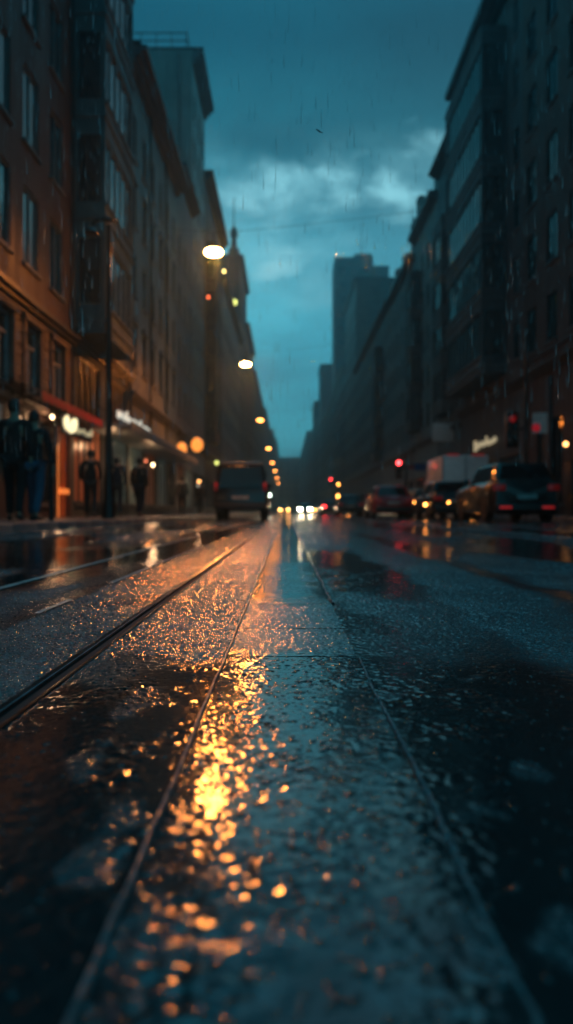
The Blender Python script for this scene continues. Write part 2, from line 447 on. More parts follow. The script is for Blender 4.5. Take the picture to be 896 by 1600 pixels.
# smooth plated strip down the middle, with cross joints and a raised lip on each side
mb = MB(); ys_strip = [-1.0, .2, 1.405, 1.74, 2.2, 2.96, 3.9, 5.1, 6.4, 8, 10, 12.5, 15.5, 19, 23, 28, 34, 42, 52, 70, 100, 150]
for a, b_ in zip(ys_strip[:-1], ys_strip[1:]): mb.box(-.108, a, -.01, .128, b_-.006, .005)
mb.build('paving_strip', M['strip'])['kind'] = 'structure'
def strip_mask(x, y):
    wob = (vn(x, y, 7, 4, 9)-.5)
    return np.maximum.reduce([sst(y+wob*.12, 1.40, 1.48)*(1-sst(y+wob*.3, 2.1, 2.4)), sst(y, 5, 9)*.4, sst(vn(x, y, 14, 9, 6), .66, .74)*.35])
for a, b_ in zip(ys_strip[:-1], ys_strip[1:]):
    if a < 12: relief('paving_strip', np.linspace(-.1075, .1275, 80), axis(a+.001, b_-.007, lambda v: .0036 if v < 2.2 else .0055 if v < 4 else .012), .0062, M['strip'], strip_mask, slope=.18, film=.008, seed=int(a*100)+200, film_amp=.85)['kind'] = 'structure'
def ridge(name, x, y0, y1, hgt, wid, mat_, n=260, amp=.003, p=1.8):
    vs_, fs = [], []
    rng = random.Random(hash(name) % 999 if False else int(abs(x)*1000))
    for i in range(n+1):
        f = i/n; y = y0+(y1-y0)*f**p
        dx = amp*math.sin(y*9+x*50)+amp*.7*rng.uniform(-1, 1)
        hh = hgt*rng.uniform(.7, 1.15)
        for k in range(6):
            th = math.pi*k/5; vs_.append((x+dx-math.cos(th)*wid, y, -.004+max(0, math.sin(th))*(hh+.004)))
    for i in range(n):
        for k in range(5): fs.append((i*6+k, i*6+k+1, i*6+6+k+1, i*6+6+k))
    return MB().add(vs_, fs).build(name, mat_, smooth=True)
M['seal'] = plain('wet_joint_sealant', (.13,.14,.15), .3, sc_=40, bump=.004)
ridge('left_joint_seal', -.113, .15, 60, .0042, .0038, M['seal'], amp=.0012)['kind'] = 'structure'
ridge('right_joint_seal', .133, .15, 1.40, .0042, .0040, M['seal'], amp=.002)['kind'] = 'structure'
ridge('right_joint_seal', .133, 2.25, 60, .007, .005, M['seal'])['kind'] = 'structure'
# worn painted lines far left and right
mb = MB()
for x0, x1, a, b_ in ((-.665,-.65,2.02,2.34),(-.67,-.652,2.9,6.0),(-1.02,-.985,2.6,9.0),(-1.02,-.985,11,40),(2.9,2.98,4.5,60)):
    mb.quad((x0,a,.004),(x1,a,.004),(x1,b_,.004),(x0,b_,.004))
mb.build('road_marking', M['paintline'])['kind'] = 'structure'

# grooved tram rail
def rail(x, label):
    o = thing('tram_rail', label, 'tram rail', (x, 0, 0))
    MB().prism([(-.020,-.02),(-.002,-.02),(-.002,.006),(-.004,.0085),(-.016,.0085),(-.020,.004)], -3, 300).build('rail_head', M['steel'], o, bevel=.001)
    MB().prism([(.013,-.02),(.018,-.02),(.018,.002),(.017,.0040),(.014,.0040),(.013,.002)], -3, 300).build('guard_lip', M['steel'], o)
    MB().prism([(-.002,-.02),(.013,-.02),(.013,.0012),(-.002,.0012)], -3, 300).build('groove', M['rubber'], o)
rail(-.372, 'grooved steel tram rail running up the wet road left of the smooth strip')

# beads of rain standing on the road
def beads(name, n, x0, x1, y0, y1, rmin, rmax, z, mat_, hk=.32, pw=1.0, maskf=None, famp=1.0):
    rng = np.random.default_rng(3+n)
    seg, ring = 10, 4
    th = np.linspace(0, 2*np.pi, seg, endpoint=False)
    prof = [(1.0, 0.0), (.93, .22), (.72, .58), (.40, .88)]
    V = np.concatenate([np.stack([np.cos(th)*r_, np.sin(th)*r_, np.full(seg, z_)], 1) for r_, z_ in prof]+[np.array([[0,0,1.0]])])
    F = []
    for i in range(ring-1):
        for k in range(seg):
            a, b_, c, d = i*seg+k, i*seg+(k+1)%seg, (i+1)*seg+(k+1)%seg, (i+1)*seg+k
            F += [(a,b_,c), (a,c,d)]
    for k in range(seg): F.append(((ring-1)*seg+k, (ring-1)*seg+(k+1)%seg, ring*seg))
    F = np.array(F)
    x = rng.uniform(x0, x1, n); y = y0+(y1-y0)*rng.uniform(0, 1, n)**pw
    if maskf is not None:
        keep = (maskf(x, y) < .45) & (np.abs(x+.375) > .03) & ((x < -.118) | (x > .138)); x, y = x[keep], y[keep]; n = len(x)
    r_ = rmin+(rmax-rmin)*rng.uniform(0, 1, n)**2.2
    ex = rng.uniform(.8, 1.3, n); rot = rng.uniform(0, np.pi, n); hh = r_*hk*rng.uniform(.4, 1.9, n)
    lob = 1+.12*np.sin(3*th[None, :]+rot[:, None]*4)        # uneven rims
    lobf = np.concatenate([lob]*ring+[np.ones((n, 1))], 1)
    vx = V[None, :, 0]*lobf*(r_*ex)[:, None]; vy = V[None, :, 1]*lobf*(r_/ex)[:, None]; vz = V[None, :, 2]*hh[:, None]+z+(famp*ripple(x, y))[:, None]-.0002
    ca, sa = np.cos(rot)[:, None], np.sin(rot)[:, None]
    P = np.stack([vx*ca-vy*sa+x[:, None], vx*sa+vy*ca+y[:, None], vz+0*vx], 2).reshape(-1, 3)
    FF = (F[None]+(np.arange(n)*len(V))[:, None, None]).reshape(-1, 3)
    me = bpy.data.meshes.new(name)
    me.vertices.add(len(P)); me.vertices.foreach_set('co', P.astype(np.float32).ravel())
    me.loops.add(FF.size); me.loops.foreach_set('vertex_index', FF.astype(np.int32).ravel())
    me.polygons.add(len(FF)); me.polygons.foreach_set('loop_start', np.arange(0, FF.size, 3, dtype=np.int32))
    me.polygons.foreach_set('loop_total', np.full(len(FF), 3, np.int32))
    me.update(calc_edges=True); me.validate()
    me.polygons.foreach_set('use_smooth', [True]*len(me.polygons))
    me.materials.append(mat_)
    o = bpy.data.objects.new(name, me); link(o); o['kind'] = 'stuff'
    return o
mw, t, b = newmat('water_bead'); b.inputs['Base Color'].default_value = (.012,.015,.018,1); b.inputs['Roughness'].default_value = .12; b.inputs['IOR'].default_value = 1.5
M['bead'] = mw
o = beads('raindrops', 3300, -.106, .126, .3, 1.40, .0016, .0052, .0062, M['bead'], .20, famp=.85)
tag(o, 'beads of rain standing on the smooth middle strip', 'raindrops')
o = beads('raindrops', 9000, -.75, .62, .42, 3.0, .0014, .0040, 0, M['bead'], .26, maskf=rough_mask)
tag(o, 'drops of rain scattered over the dark wet asphalt', 'raindrops')

# ------------------------------------------------------------------ buildings
# local frame: x along the facade, y into the building, z up; facade at y=0 looks toward -y
_win = {}
def window(parent, x, z, w_, h_, style='plain', frame='frame', glass='glass', depth=.09, arch=False, name='window', label=None):
    key = (round(w_,2), round(h_,2), style, frame, glass, depth, arch)
    if key not in _win:
        f = MB(); a = .07
        f.box(-w_/2, -.05, 0, -w_/2+a, .02, h_).box(w_/2-a, -.05, 0, w_/2, .02, h_)
        f.box(-w_/2+a, -.05, 0, w_/2-a, .02, a).box(-w_/2+a, -.05, h_-a, w_/2-a, .02, h_)
        if style == 'cross':
            f.box(-.03, -.045, a, .03, .015, h_*.7).box(-w_/2+a, -.047, h_*.7, w_/2-a, .017, h_*.7+.06)
        elif style == 'mullions':
            k = max(2, int(w_/.7))
            for i in range(1, k): f.box(-w_/2+w_*i/k-.05, -.045, a, -w_/2+w_*i/k+.05, .015, h_-a)
        elif style == 'pair':
            f.box(-.04, -.045, a, .04, .015, h_-a)
        fm = f.mesh('window_frame', M[frame])
        g = MB().box(-w_/2+.03, 0, .03, w_/2-.03, .012, h_-.03).mesh('pane', M[glass])
        s = MB().box(-w_/2-.1, -.09-.09, -.09, w_/2+.1, -.03, -.002).mesh('sill', M['trim']) if style != 'bare' else None
        _win[key] = (fm, g, s)
    fm, g, s = _win[key]
    wo = bpy.data.objects.new(name, fm); link(wo, parent); wo.location = (x, depth, z)
    if label: wo['label'] = label
    p = bpy.data.objects.new('pane', g); link(p, wo)
    if s:
        q = bpy.data.objects.new('sill', s); link(q, wo); q.location = (0, .02, 0)
    return wo

def wall_with_holes(W, H, D, holes, rev=.09, z0=0, plinth=0):
    xs = sorted({0, W, *[h[0] for h in holes], *[h[1] for h in holes]}); zs = sorted({z0, H, *[h[2] for h in holes], *[h[3] for h in holes]})
    mb = MB()
    for i in range(len(xs)-1):
        for j in range(len(zs)-1):
            cx_, cz_ = (xs[i]+xs[i+1])/2, (zs[j]+zs[j+1])/2
            if any(h[0] < cx_ < h[1] and h[2] < cz_ < h[3] for h in holes): continue
            mb.quad((xs[i],0,zs[j]),(xs[i+1],0,zs[j]),(xs[i+1],0,zs[j+1]),(xs[i],0,zs[j+1]))
    for a, b_, c, d in [h[:4] for h in holes]:
        r_ = rev+.03
        mb.quad((a,0,c),(a,r_,c),(a,r_,d),(a,0,d)).quad((b_,0,c),(b_,0,d),(b_,r_,d),(b_,r_,c))
        mb.quad((a,0,c),(b_,0,c),(b_,r_,c),(a,r_,c)).quad((a,0,d),(a,r_,d),(b_,r_,d),(b_,0,d))
        mb.quad((a,r_,c),(b_,r_,c),(b_,r_,d),(a,r_,d))
    mb.quad((0,0,z0),(0,D,z0),(0,D,H),(0,0,H)).quad((W,0,z0),(W,0,H),(W,D,H),(W,D,z0)).quad((0,D,z0),(W,D,z0),(W,D,H),(0,D,H)).quad((0,0,H),(W,0,H),(W,D,H),(0,D,H))
    return mb

def cornice(mb, W, z, h_, out, ov=.0, D=None):
    n = 3
    for i in range(n):
        o_ = out*(i+1)/n
        mb.box(-ov, -o_, z+h_*i/n, W+ov, .02, z+h_*(i+1)/n-.001)
    return mb

def building(side, y0, y1, H, mat_, label, D=12, cols=None, floors=None, fh=3.1, z1=5.3, ww=1.15, wh=1.8, style='cross', frame='frame',
             glass='glass', ground='shop', gmat=None, eave=.5, bands=(), roof='flat', xf=None, setx=None, skipwin=False, name='apartment_building', holes_extra=(), wincols=None, eaveh=.5, chimneys=(), rooftop=None, glassmix=.3, shops=()):
    W = y1-y0
    xf = xf if xf is not None else (XL if side == 'L' else XR)
    if side == 'L': root = thing(name, label, 'building', (xf, y0, 0), R(90))
    else: root = thing(name, label, 'building', (xf, y1, 0), R(-90))
    U = (lambda y: y-y0) if side == 'L' else (lambda y: y1-y)     # world depth -> local x
    cs = [U(y) for y in wincols] if wincols else None
    if cs is None:
        n = cols or max(1, int(W/2.6)); cs = [W*(i+.5)/n for i in range(n)]
    fl = floors if floors is not None else [z1+1.0+fh*i for i in range(int((H-z1-1.0)/fh))]
    fl = [z for z in fl if z+wh < H-.35]
    holes = []; rng = random.Random(int(y0*10))
    if not skipwin:
        for z in fl:
            for c in cs: holes.append((c-ww/2, c+ww/2, z, z+wh))
    gh = []
    if ground == 'shop':
        n = max(1, int(W/3.4)); sw = W/n
        for i in range(n): gh.append((sw*i+.35, sw*(i+1)-.35, .55, 3.1))
    holes_all = holes+gh+list(holes_extra)
    wall_with_holes(W, H, D, holes_all).build('wall', M[mat_], root)
    for h in holes:
        gl = glass
        if rng.random() < glassmix: gl = 'glass_curtain' if glass == 'glass' else glass
        window(root, (h[0]+h[1])/2, h[2], ww, wh, style, frame, gl)
    for gi, h in enumerate(gh):
        sg_ = shops[gi % len(shops)] if shops else 'glass_dark'
        window(root, (h[0]+h[1])/2, h[2], h[1]-h[0], h[3]-h[2], 'mullions', 'frame_dark', sg_, name='shop_window')
    tb = MB()
    tm = M['trim' if mat_ in ('plaster_grey', 'stone_grey', 'concrete') else 'trim_dark']
    cornice(tb, W, z1-.45, .38, .28).build('string_course', tm, root)
    for z in bands: MB().box(0, -.07, z, W, .02, z+.18).build('ledge', tm, root)
    if eave: cornice(MB(), W, H-eaveh, eaveh-.03, eave, ov=0).build('cornice', tm, root)
    rf = MB()
    if roof == 'flat':
        rf.box(-.02, -eave-.02 if eave else -.03, H+.003, W+.02, D+.02, H+.16)
    else:      # mansard
        rf.hex8([(0,-eave*.6,H+.003),(W,-eave*.6,H+.003),(W,D,H+.003),(0,D,H+.003)], [(0,1.6,H+roof),(W,1.6,H+roof),(W,D-1,H+roof),(0,D-1,H+roof)])
    ro = rf.build('roof', M['roof'], root)
    for cx_, cy_, cw, chh in chimneys:
        cm = MB().box(cx_-cw/2, cy_, H, cx_+cw/2, cy_+.7, H+chh).box(cx_-cw/2-.06, cy_-.06, H+chh, cx_+cw/2+.06, cy_+.76, H+chh+.12)
        cm.box(cx_-.12, cy_+.2, H+chh+.1, cx_+.12, cy_+.45, H+chh+.45)
        cm.build('chimney', M[mat_], ro)
    return root, U

def dp(root, zt, u, r_=.05, z0=3.2):     # rain downpipe
    MB().tube([(u,-.1,z0),(u,-.1,zt)], r_, 8).build('downpipe', M['black_metal'], root)

# ---- left side
r1, U = building('L', 6.0, 23.2, 24.5, 'brick_red', 'tall russet building with teal windows above the red awning at the left edge', wincols=[9.1, 11.2, 13.3, 15.4, 17.5, 19.55, 21.7],
    floors=[6.45, 9.5, 12.55, 15.6, 18.7], z1=5.6, ww=1.15, wh=1.95, style='pair', ground=None, frame='frame', glass='glass', glassmix=.45,
    holes_extra=[(U0-.55, U0+.55, 3.25, 4.95) for U0 in (3.1+0, 5.2, 7.3, 9.4, 11.5, 13.5, 15.7)]+[(12.1,13.0,.12,2.75),(13.4,15.3,.5,2.7),(15.8,16.95,.12,2.75),(8.2,10.9,.5,2.7),(4.5,7.4,.5,2.7)])
tb = MB()
for u in (3.1, 5.2, 7.3, 9.4, 11.5, 13.5, 15.7):
    window(r1, u, 3.25, 1.1, 1.7, 'cross', 'frame_pale' if u > 10 else 'frame', 'glass')
    MB().box(u-.75, -.10, 3.0, u-.57, .02, 5.0).box(u+.57, -.10, 3.0, u+.75, .02, 5.0).box(u-.8, -.16, 5.0, u+.8, .02, 5.15).build('window_surround', M['stone_brown'], r1)
for i in range(1, 8):      # rusticated piers between mezzanine windows
    tb = MB()
    for k in range(8): tb.box(2.1*i-.05-.2, -.06, 3.0+.27*k, 2.1*i-.05+.2, .02, 3.0+.27*k+.24)
    tb.build('stone_pier', M['stone_brown'], r1)
MB().box(0, -.22, 2.84, 17.2, .02, 2.98).build('ledge', M['stone_brown'], r1)
for a, b_ in ((8.2,10.9),(4.5,7.4)): window(r1, (a+b_)/2, .5, b_-a, 2.2, 'mullions', 'frame_dark', 'glass_dark', name='shop_window')
window(r1, 14.35, .5, 1.9, 2.2, 'pair', 'frame_dark', 'glass_dark', name='shop_window')
dr = MB().box(12.1,.05,.12,13.0,.15,2.75).build('door', M['frame_dark'], r1)
MB().box(12.18,.035,.9,12.92,.048,2.6).build('pane', M['glass_dark'], dr)
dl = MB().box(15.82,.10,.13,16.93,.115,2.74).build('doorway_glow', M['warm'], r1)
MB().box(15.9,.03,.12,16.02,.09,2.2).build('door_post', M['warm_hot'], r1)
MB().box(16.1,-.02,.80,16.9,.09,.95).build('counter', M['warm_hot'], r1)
dp(r1, 24, 17.0)

r2, U = building('L', 23.2, 31.7, 26.5, 'plaster_teal', 'dark grey building with stacked bay windows beside the lamp post', wincols=[30.1], floors=[6.6+3.15*i for i in range(6)], z1=5.9, ww=1.5, wh=2.0,
    style='mullions', ground='shop', holes_extra=[(.5,3.6,3.35,5.2),(4.4,7.9,3.35,5.2)], eave=.6, shops=('shop_warm','shop_cool'))
for a, b_ in ((.5,3.6),(4.4,7.9)): window(r2, (a+b_)/2, 3.35, b_-a, 1.85, 'mullions', 'frame_dark', 'glass_matte')
def bay(root, u0, u1, z0, fh, n, out, wallm, front=3, wh=1.95, side_glass=True, gl='glass', fr='frame'):
    bo = MB(); w_ = u1-u0
    for k in range(n+1):       # spandrels and slabs
        z = z0+fh*k
        bo.box(u0, -out, z-.55 if k else z-.35, u1, 0, z+.55 if k < n else z+.35)
    for k in range(n):
        z = z0+fh*k+.55; zt = z0+fh*(k+1)-.55
        for u in (u0, u1-.14): bo.box(u, -out, z, u+.14, -out+.14, zt)
        for u in (u0, u1-.10): bo.box(u, -.12, z, u+.10, 0, zt)
    bb = bo.build('bay', M[wallm], root)
    for k in range(n):
        z = z0+fh*k+.55; hgt = fh-1.1
        wn = window(bb, (u0+u1)/2, z, w_-.28, hgt, 'mullions', fr, gl, depth=-out+.10)
        if side_glass:
            for uu in (u0+.05, u1-.05):
                MB().box(uu-.02, -out+.14, z, uu+.02, -.12, z+hgt).build('side_pane', M[gl], bb)
    # little moulded strings
    for k in range(n+1):
        z = z0+fh*k
        MB().box(u0-.05, -out-.06, z-.02, u1+.05, -.002, z+.08).build('string_course', M['trim'], bb)
    return bb
bay(r2, .35, 4.6, 6.1, 3.15, 6, .95, 'plaster_teal')
dp(r2, 26, 8.3)

r3, U = building('L', 31.7, 45.4, 19.6, 'plaster_grey', 'grey green plaster building with narrow windows under a deep dark eave', cols=6, floors=[6.4, 9.5, 12.5, 15.4], z1=5.35, ww=.95, wh=1.9, style='pair',
    ground='shop', eave=.75, eaveh=.7, frame='frame_dark', glass='glass', roof=1.4, glassmix=0, shops=('shop_cool','shop_warm','shop_cool','glass_dark'))
for u in (4.5, 9.2): dp(r3, 19, u)
# arched heads above the third-floor windows
for i in range(6):
    c = 13.7*(i+.5)/6
    for z in (12.5, 6.4):
        pts = []
        for k in range(9):
            th = math.pi*k/8; pts.append((c-.60*math.cos(th), z+1.9+.32*math.sin(th)))
        MB().prism(pts, -.08, .01).build('arched_head', M['trim_dark'], r3)
building('L', 45.4, 53.0, 21.0, 'plaster_taupe', 'taupe building with narrow front just before the tall gabled block', shops=('shop_warm','shop_cool'), cols=3, z1=5.2, style='pair', eave=.6, roof=1.0)
r4, U = building('L', 53.0, 60.8, 32.2, 'plaster_grey', 'tallest left building with a blank gable wall and roof railing', cols=3, z1=5.2, style='pair', eave=.75, eaveh=.9, D=11, roof='flat')
rl = MB()
for i in range(5): rl.tube([(.1, .4+i*1.05, 32.3), (.1, .4+i*1.05, 33.4)], .035, 6)
for z in (32.85, 33.4): rl.tube([(.1,.3,z),(.1,4.8,z)], .04, 6)
for i in range(4): rl.tube([(.1+i*2, .4, 32.3), (.1+i*2, .4, 33.4)], .035, 6)
rl.tube([(.1,.4,33.4),(6.2,.4,33.4)], .04, 6)
rl.box(.2, 3.6, 32.3, 1.2, 4.3, 33.0)
rl.build('roof_railing', M['black_metal'], r4)
MB().tube([(-.06,.9,20),(-.06,.9,32)], .06, 8).build('downpipe', M['trim'], r4)
r5, U = building('L', 60.8, 77.2, 27.2, 'brick_brown', 'brown brick building behind the first glowing lamp', cols=6, z1=5.2, style='cross', eave=.7, eaveh=.6, chimneys=((1.5,.6,1.0,1.3),(9,.8,1.2,1.2)))
bay(r5, 1.0, 4.0, 6.2, 3.1, 5, .8, 'plaster_dark')
building('L', 77.2, 107, 24.0, 'plaster_taupe', 'long taupe building beyond the brown brick one, partly behind lamps', cols=10, z1=5.2, eave=.5, chimneys=((6,1,1.2,1.5),(20,1,1.2,1.5)))
r6, U = building('L', 107, 125, 36.0, 'plaster_dark', 'dark corner tower with a spire on its roof', cols=6, z1=5.2, eave=.5, D=9)
sp = MB().lathe([(.9,36),(.8,37.2),(.45,37.4),(.35,38.8),(.6,39.0),(.5,39.8),(.08,40.6),(.05,44.5)], (1.0,.9,0), 12)
sp.build('spire', M['roof'], r6, smooth=False)
building('L', 125, 150, 31.0, 'brick_brown', 'brown building past the spired corner tower', cols=8, eave=.5, glass='glass_far')
building('L', 150, 220, 28.0, 'plaster_dark', 'dark long terrace far along the left side', cols=16, eave=.5, glass='glass_far', chimneys=((10,1,1.5,2),(40,1,1.5,2)), fh=3.6)
building('L', 220, 350, 30.0, 'plaster_taupe', 'hazy terrace far along the left side, third from the street end', cols=16, eave=.6, glass='glass_far', fh=4.4, ww=2, wh=2.4)
building('L', 350, 480, 38.0, 'plaster_dark', 'misty tall block far along the left side, second from the street end', cols=12, eave=.6, glass='glass_far', fh=6, ww=3, wh=3)
building('L', 480, 640, 46.0, 'plaster_grey', 'last misty block on the left beside the street end', cols=10, eave=.6, glass='glass_far', fh=8, ww=4, wh=4)
# ---- right side
q1, U = building('R', 7.0, 35.8, 29.0, 'brick_brown', 'dark brown building with a heavy ledge at the right edge of the street', cols=11, floors=[7.4+3.3*i for i in range(6)], z1=6.6, ww=1.2, wh=2.0, style='pair',
    frame='frame_dark', glass='glass_dark', ground=None, bands=(7.0,), holes_extra=[(2.0,5.2,.6,4.2),(6.2,9.0,.6,4.2),(9.6,14.2,.6,4.4),(15.2,19,.6,4.2)])
for a, b_, g, lab in ((2.0,5.2,'glass_dark',None),(6.2,9.0,'beige_lit','shop window lit dull beige'),(9.6,14.2,'beige_lit','wide shop window lit dull beige'),(15.2,19,'glass_dark',None)):
    window(q1, (a+b_)/2, .6, b_-a, 3.6, 'mullions', 'frame_dark', g, name='shop_window', label=lab)
for i in range(9): MB().box(3.2*i+.3, -.14, .1, 3.2*i+.8, .01, 5.9).build('pilaster', M['plaster_dark'], q1)
q2, U = building('R', 35.8, 48.5, 26.4, 'plaster_dark', 'dark building with a huge projecting glazed bay and overhanging roof', cols=1, wincols=[36.8], floors=[7.6+3.1*i for i in range(6)], z1=6.6, ww=.9, wh=1.8, frame='frame_dark', eave=1.0, eaveh=.5)
bay(q2, 1.4, 10.0, 7.6, 3.35, 5, 1.25, 'plaster_dark', gl='glass', fr='frame_dark')
q3, U = building('R', 48.5, 56, 24.9, 'plaster_teal', 'narrow building right behind the glazed bay building', cols=3, z1=6.0, eave=.7, roof=1.2, chimneys=((6.6,.1,.9,2.6),(2.5,.3,.8,1.5)))
bay(q3, 2.2, 5.4, 7.2, 3.1, 4, .8, 'plaster_teal', fr='frame_dark')
q4, U = building('R', 56, 66, 23.6, 'plaster_grey', 'grey building above the red traffic light, stepped roof', cols=4, z1=6.0, eave=.6, chimneys=((1.0,.1,1.3,3.0),(5.2,.3,.9,1.6),(9.0,.1,1.6,2.9)), frame='frame_dark')
bay(q4, .8, 3.4, 7.2, 3.1, 4, .9, 'plaster_dark', fr='frame_dark')
q5, U = building('R', 66, 80, 22.4, 'plaster_taupe', 'taupe building in mid street on the right with a roof block', cols=5, z1=5.8, eave=.6, chimneys=((12.5,.1,2.2,3.2),(7,.1,1.2,2),(2,.1,1.2,2.2)), frame='frame_dark')
q6, U = building('R', 80, 122, 22.6, 'plaster_taupe', 'long dark brown terrace in front of the far towers', cols=15, z1=5.8, eave=.7, roof=1.2, frame='frame_dark', chimneys=((38,2,1.4,1.6),(30,2,1.4,1.6),(20,2,1.4,1.6)))
bay(q6, 31, 34, 6.5, 3.1, 4, .9, 'plaster_dark')
building('R', 122, 144, 37.4, 'plaster_taupe', 'brownish block with a pale top band before the teal tower', cols=8, z1=5.8, eave=.3, D=16, glass='glass_far')
building('R', 144, 178, 28, 'plaster_dark', 'dark terrace below the tall teal tower', cols=12, z1=5.8, eave=.4, glass='glass_far')
tw, U = building('R', 200, 212, 66.5, 'concrete', 'tall concrete tower with a mast rising over the right terraces', xf=12.6, cols=4, z1=5.8, eave=.0, D=10, glass='glass_far', name='tower_block', fh=3.6)
MB().box(1,10.01,0,11.5,14.2,64.6).build('side_block', M['concrete'], tw)
MB().box(2, 5.2, 66.5, 10, 9.9, 68.2).build('roof_block', M['concrete'], tw)
MB().tube([(6,7.5,68),(6,7.5,78)], [.14,.05], 8).tube([(6,8.6,68),(6,8.6,74)], .06, 6).build('antenna', M['black_metal'], tw)
for k in range(9, 15):
    for j in range(3): MB().box(11.995, 1.0+3.1*j, 9+3.8*k, 12.03, 2.8+3.1*j, 10.8+3.8*k).build('gable_window', M['glass_far'], tw)
building('R', 178, 244, 27, 'plaster_dark', 'hazy low terrace wrapped round the foot of the tower', cols=14, eave=.4, glass='glass_far', fh=4, ww=1.8, wh=2.2)
building('R', 244, 262, 47.2, 'concrete', 'second hazy high block beyond the tower', cols=4, eave=.3, glass='glass_far', fh=4.2, ww=2.2, wh=2.2, D=22)
building('R', 262, 300, 33, 'plaster_dark', 'low hazy terrace between the second and third high blocks', cols=8, eave=.3, glass='glass_far', fh=4.2, ww=2.2, wh=2.2)
building('R', 300, 325, 43.5, 'plaster_teal', 'third misty high block down the right side', cols=4, eave=.3, glass='glass_far', fh=5.5, ww=3, wh=3, D=22)
building('R', 325, 410, 35, 'plaster_taupe', 'misty long terrace far down the right side', cols=10, eave=.3, glass='glass_far', fh=5.5, ww=3, wh=3)
building('R', 410, 640, 43.5, 'plaster_grey', 'last misty block on the right beside the street end', cols=14, eave=.3, glass='glass_far', fh=8, ww=4, wh=4, D=22)
# street end
e = thing('office_block', 'misty broad block closing the far end of the street', 'building', (-40, 640, 0), 0)
hs = [(4+6*i, 7+6*i, 6+6*k, 9+6*k) for i in range(13) for k in range(6)]
wall_with_holes(84, 46, 20, hs, rev=.4).build('wall', M['concrete'], e)
for h in hs: window(e, (h[0]+h[1])/2, h[2], 3, 3, 'plain', 'frame_dark', 'glass_far', depth=.3)
MB().box(10,3,46,30,14,52).build('roof_block', M['concrete'], e)

# ------------------------------------------------------------------ street lamps hung on wires over the road
def hanging_lamp():
    o = thing('hanging_street_lamp', 'x', 'street lamp')
    MB().lathe([(.05,.34),(.07,.30),(.08,.20),(.13,.13),(.20,.10),(.22,.085)], seg=20, sx=1.0, sy=1.0).build('housing', M['black_metal'], o, smooth=True)
    MB().lathe([(.215,.084),(.265,.045),(.27,.0),(.235,-.045),(.15,-.075),(.03,-.09)], seg=20).build('glowing_lens', M['sodium'], o, smooth=True)
    MB().tube([(0,0,.33),(0,0,.62)], .015, 6).build('hanger', M['black_metal'], o)
    ld = bpy.data.lights.new('lamp_light', 'SPOT'); lo = bpy.data.objects.new('lamp_light', ld); link(lo, o); lo.location = (0, 0, -.12)
    ld.energy = 860; ld.color = (1,.26,.034); ld.spot_size = R(132); ld.spot_blend = .45; lo.rotation_euler = (R(-30), 0, 0); ld.shadow_soft_size = .225
    wr = MB(); pts = []
    for i in range(17):
        f = i/16; x = -4.25+(13.25+4.25-.0)*f
        zz = .62+ (.5 if x < 0 else 1.6)*((abs(x)/(4.25 if x < 0 else 13.25))**1.2)
        pts.append((x, 0, zz))
    wr.tube(pts, .005, 5).build('span_wire', M['black_metal'], o)
    return o
hl = hanging_lamp()
LD = [(-2.25,23.7),(-2.22,41.7),(-2.3,67),(-2.27,97),(-2.3,125),(-2.25,150),(-2.26,181),(-2.3,215)]
names = ['nearest and biggest glowing orange lamp hanging beside the brick fronts', 'second glowing lamp from the top in the receding line',
         'third lamp down in the receding line, level with the dark terrace', 'fourth lamp down in the receding line, above the van roof',
         'fifth lamp down, just below the fourth in the line', 'sixth lamp down, dull orange and close under the fifth', 'seventh lamp down, dull orange and small', 'lowest and smallest orange lamp of the line']
for i, (x, y) in enumerate(LD):
    o = hl if i == 0 else copy_tree(hl)
    o.location = (x, y, 8.27)
    if i == 2: far_light = [c for c in o.children if c.type == 'LIGHT'][0].data.copy(); far_light.energy = 160
    if i >= 2:
        for c in o.children:
            if c.type == 'LIGHT': c.data = far_light
            elif c.name.startswith('glowing_lens'):
                if i == 2: far_lens = c.data.copy(); far_lens.materials[0] = glow('far_sodium_lamp', (1,.30,.055), 17)  # lens of the far lamps set dimmer and more orange
                c.data = far_lens
    tag(o, names[i], 'street lamp', 'orange lamps hanging in a line over the left lane')

# dark lamp post on the left kerb
o = thing('street_lamp', 'tall dark unlit lamp post with a bent arm standing on the left kerb', 'street lamp', (-3.75, 16.2, .12))
MB().tube([(0,0,0),(0,0,1.2),(0,0,6.2)], [.085,.075,.05], 12).build('post', M['black_metal'], o, smooth=True)
MB().lathe([(.14,0),(.14,.25),(.10,.45),(.09,.9)], seg=14).build('base', M['black_metal'], o, smooth=True)
MB().tube([(.12,0,6.30),(0,0,6.32),(-.15,0,6.33),(-.30,0,6.28),(-.36,0,6.15)], .035, 8).build('arm', M['black_metal'], o, smooth=True)
MB().lathe([(.03,.1),(.10,.05),(.16,-.03),(.15,-.06)], (-.38,0,6.08), 14).build('lamp_head', M['black_metal'], o, smooth=True)
o = thing('wall_lamp', 'small orange wall lamp shining right beside the tall dark post', 'wall lamp', (XL+.35, 28.6, 6.9))
MB().lathe([(.02,.12),(.07,.06),(.09,0),(.05,-.08),(.01,-.1)], seg=12).build('bulb', glow('wall_lamp_glow', (1,.36,.07), 14), o, smooth=True)
MB().box(-.35,-.02,.08,0,.02,.12).build('bracket', M['black_metal'], o)

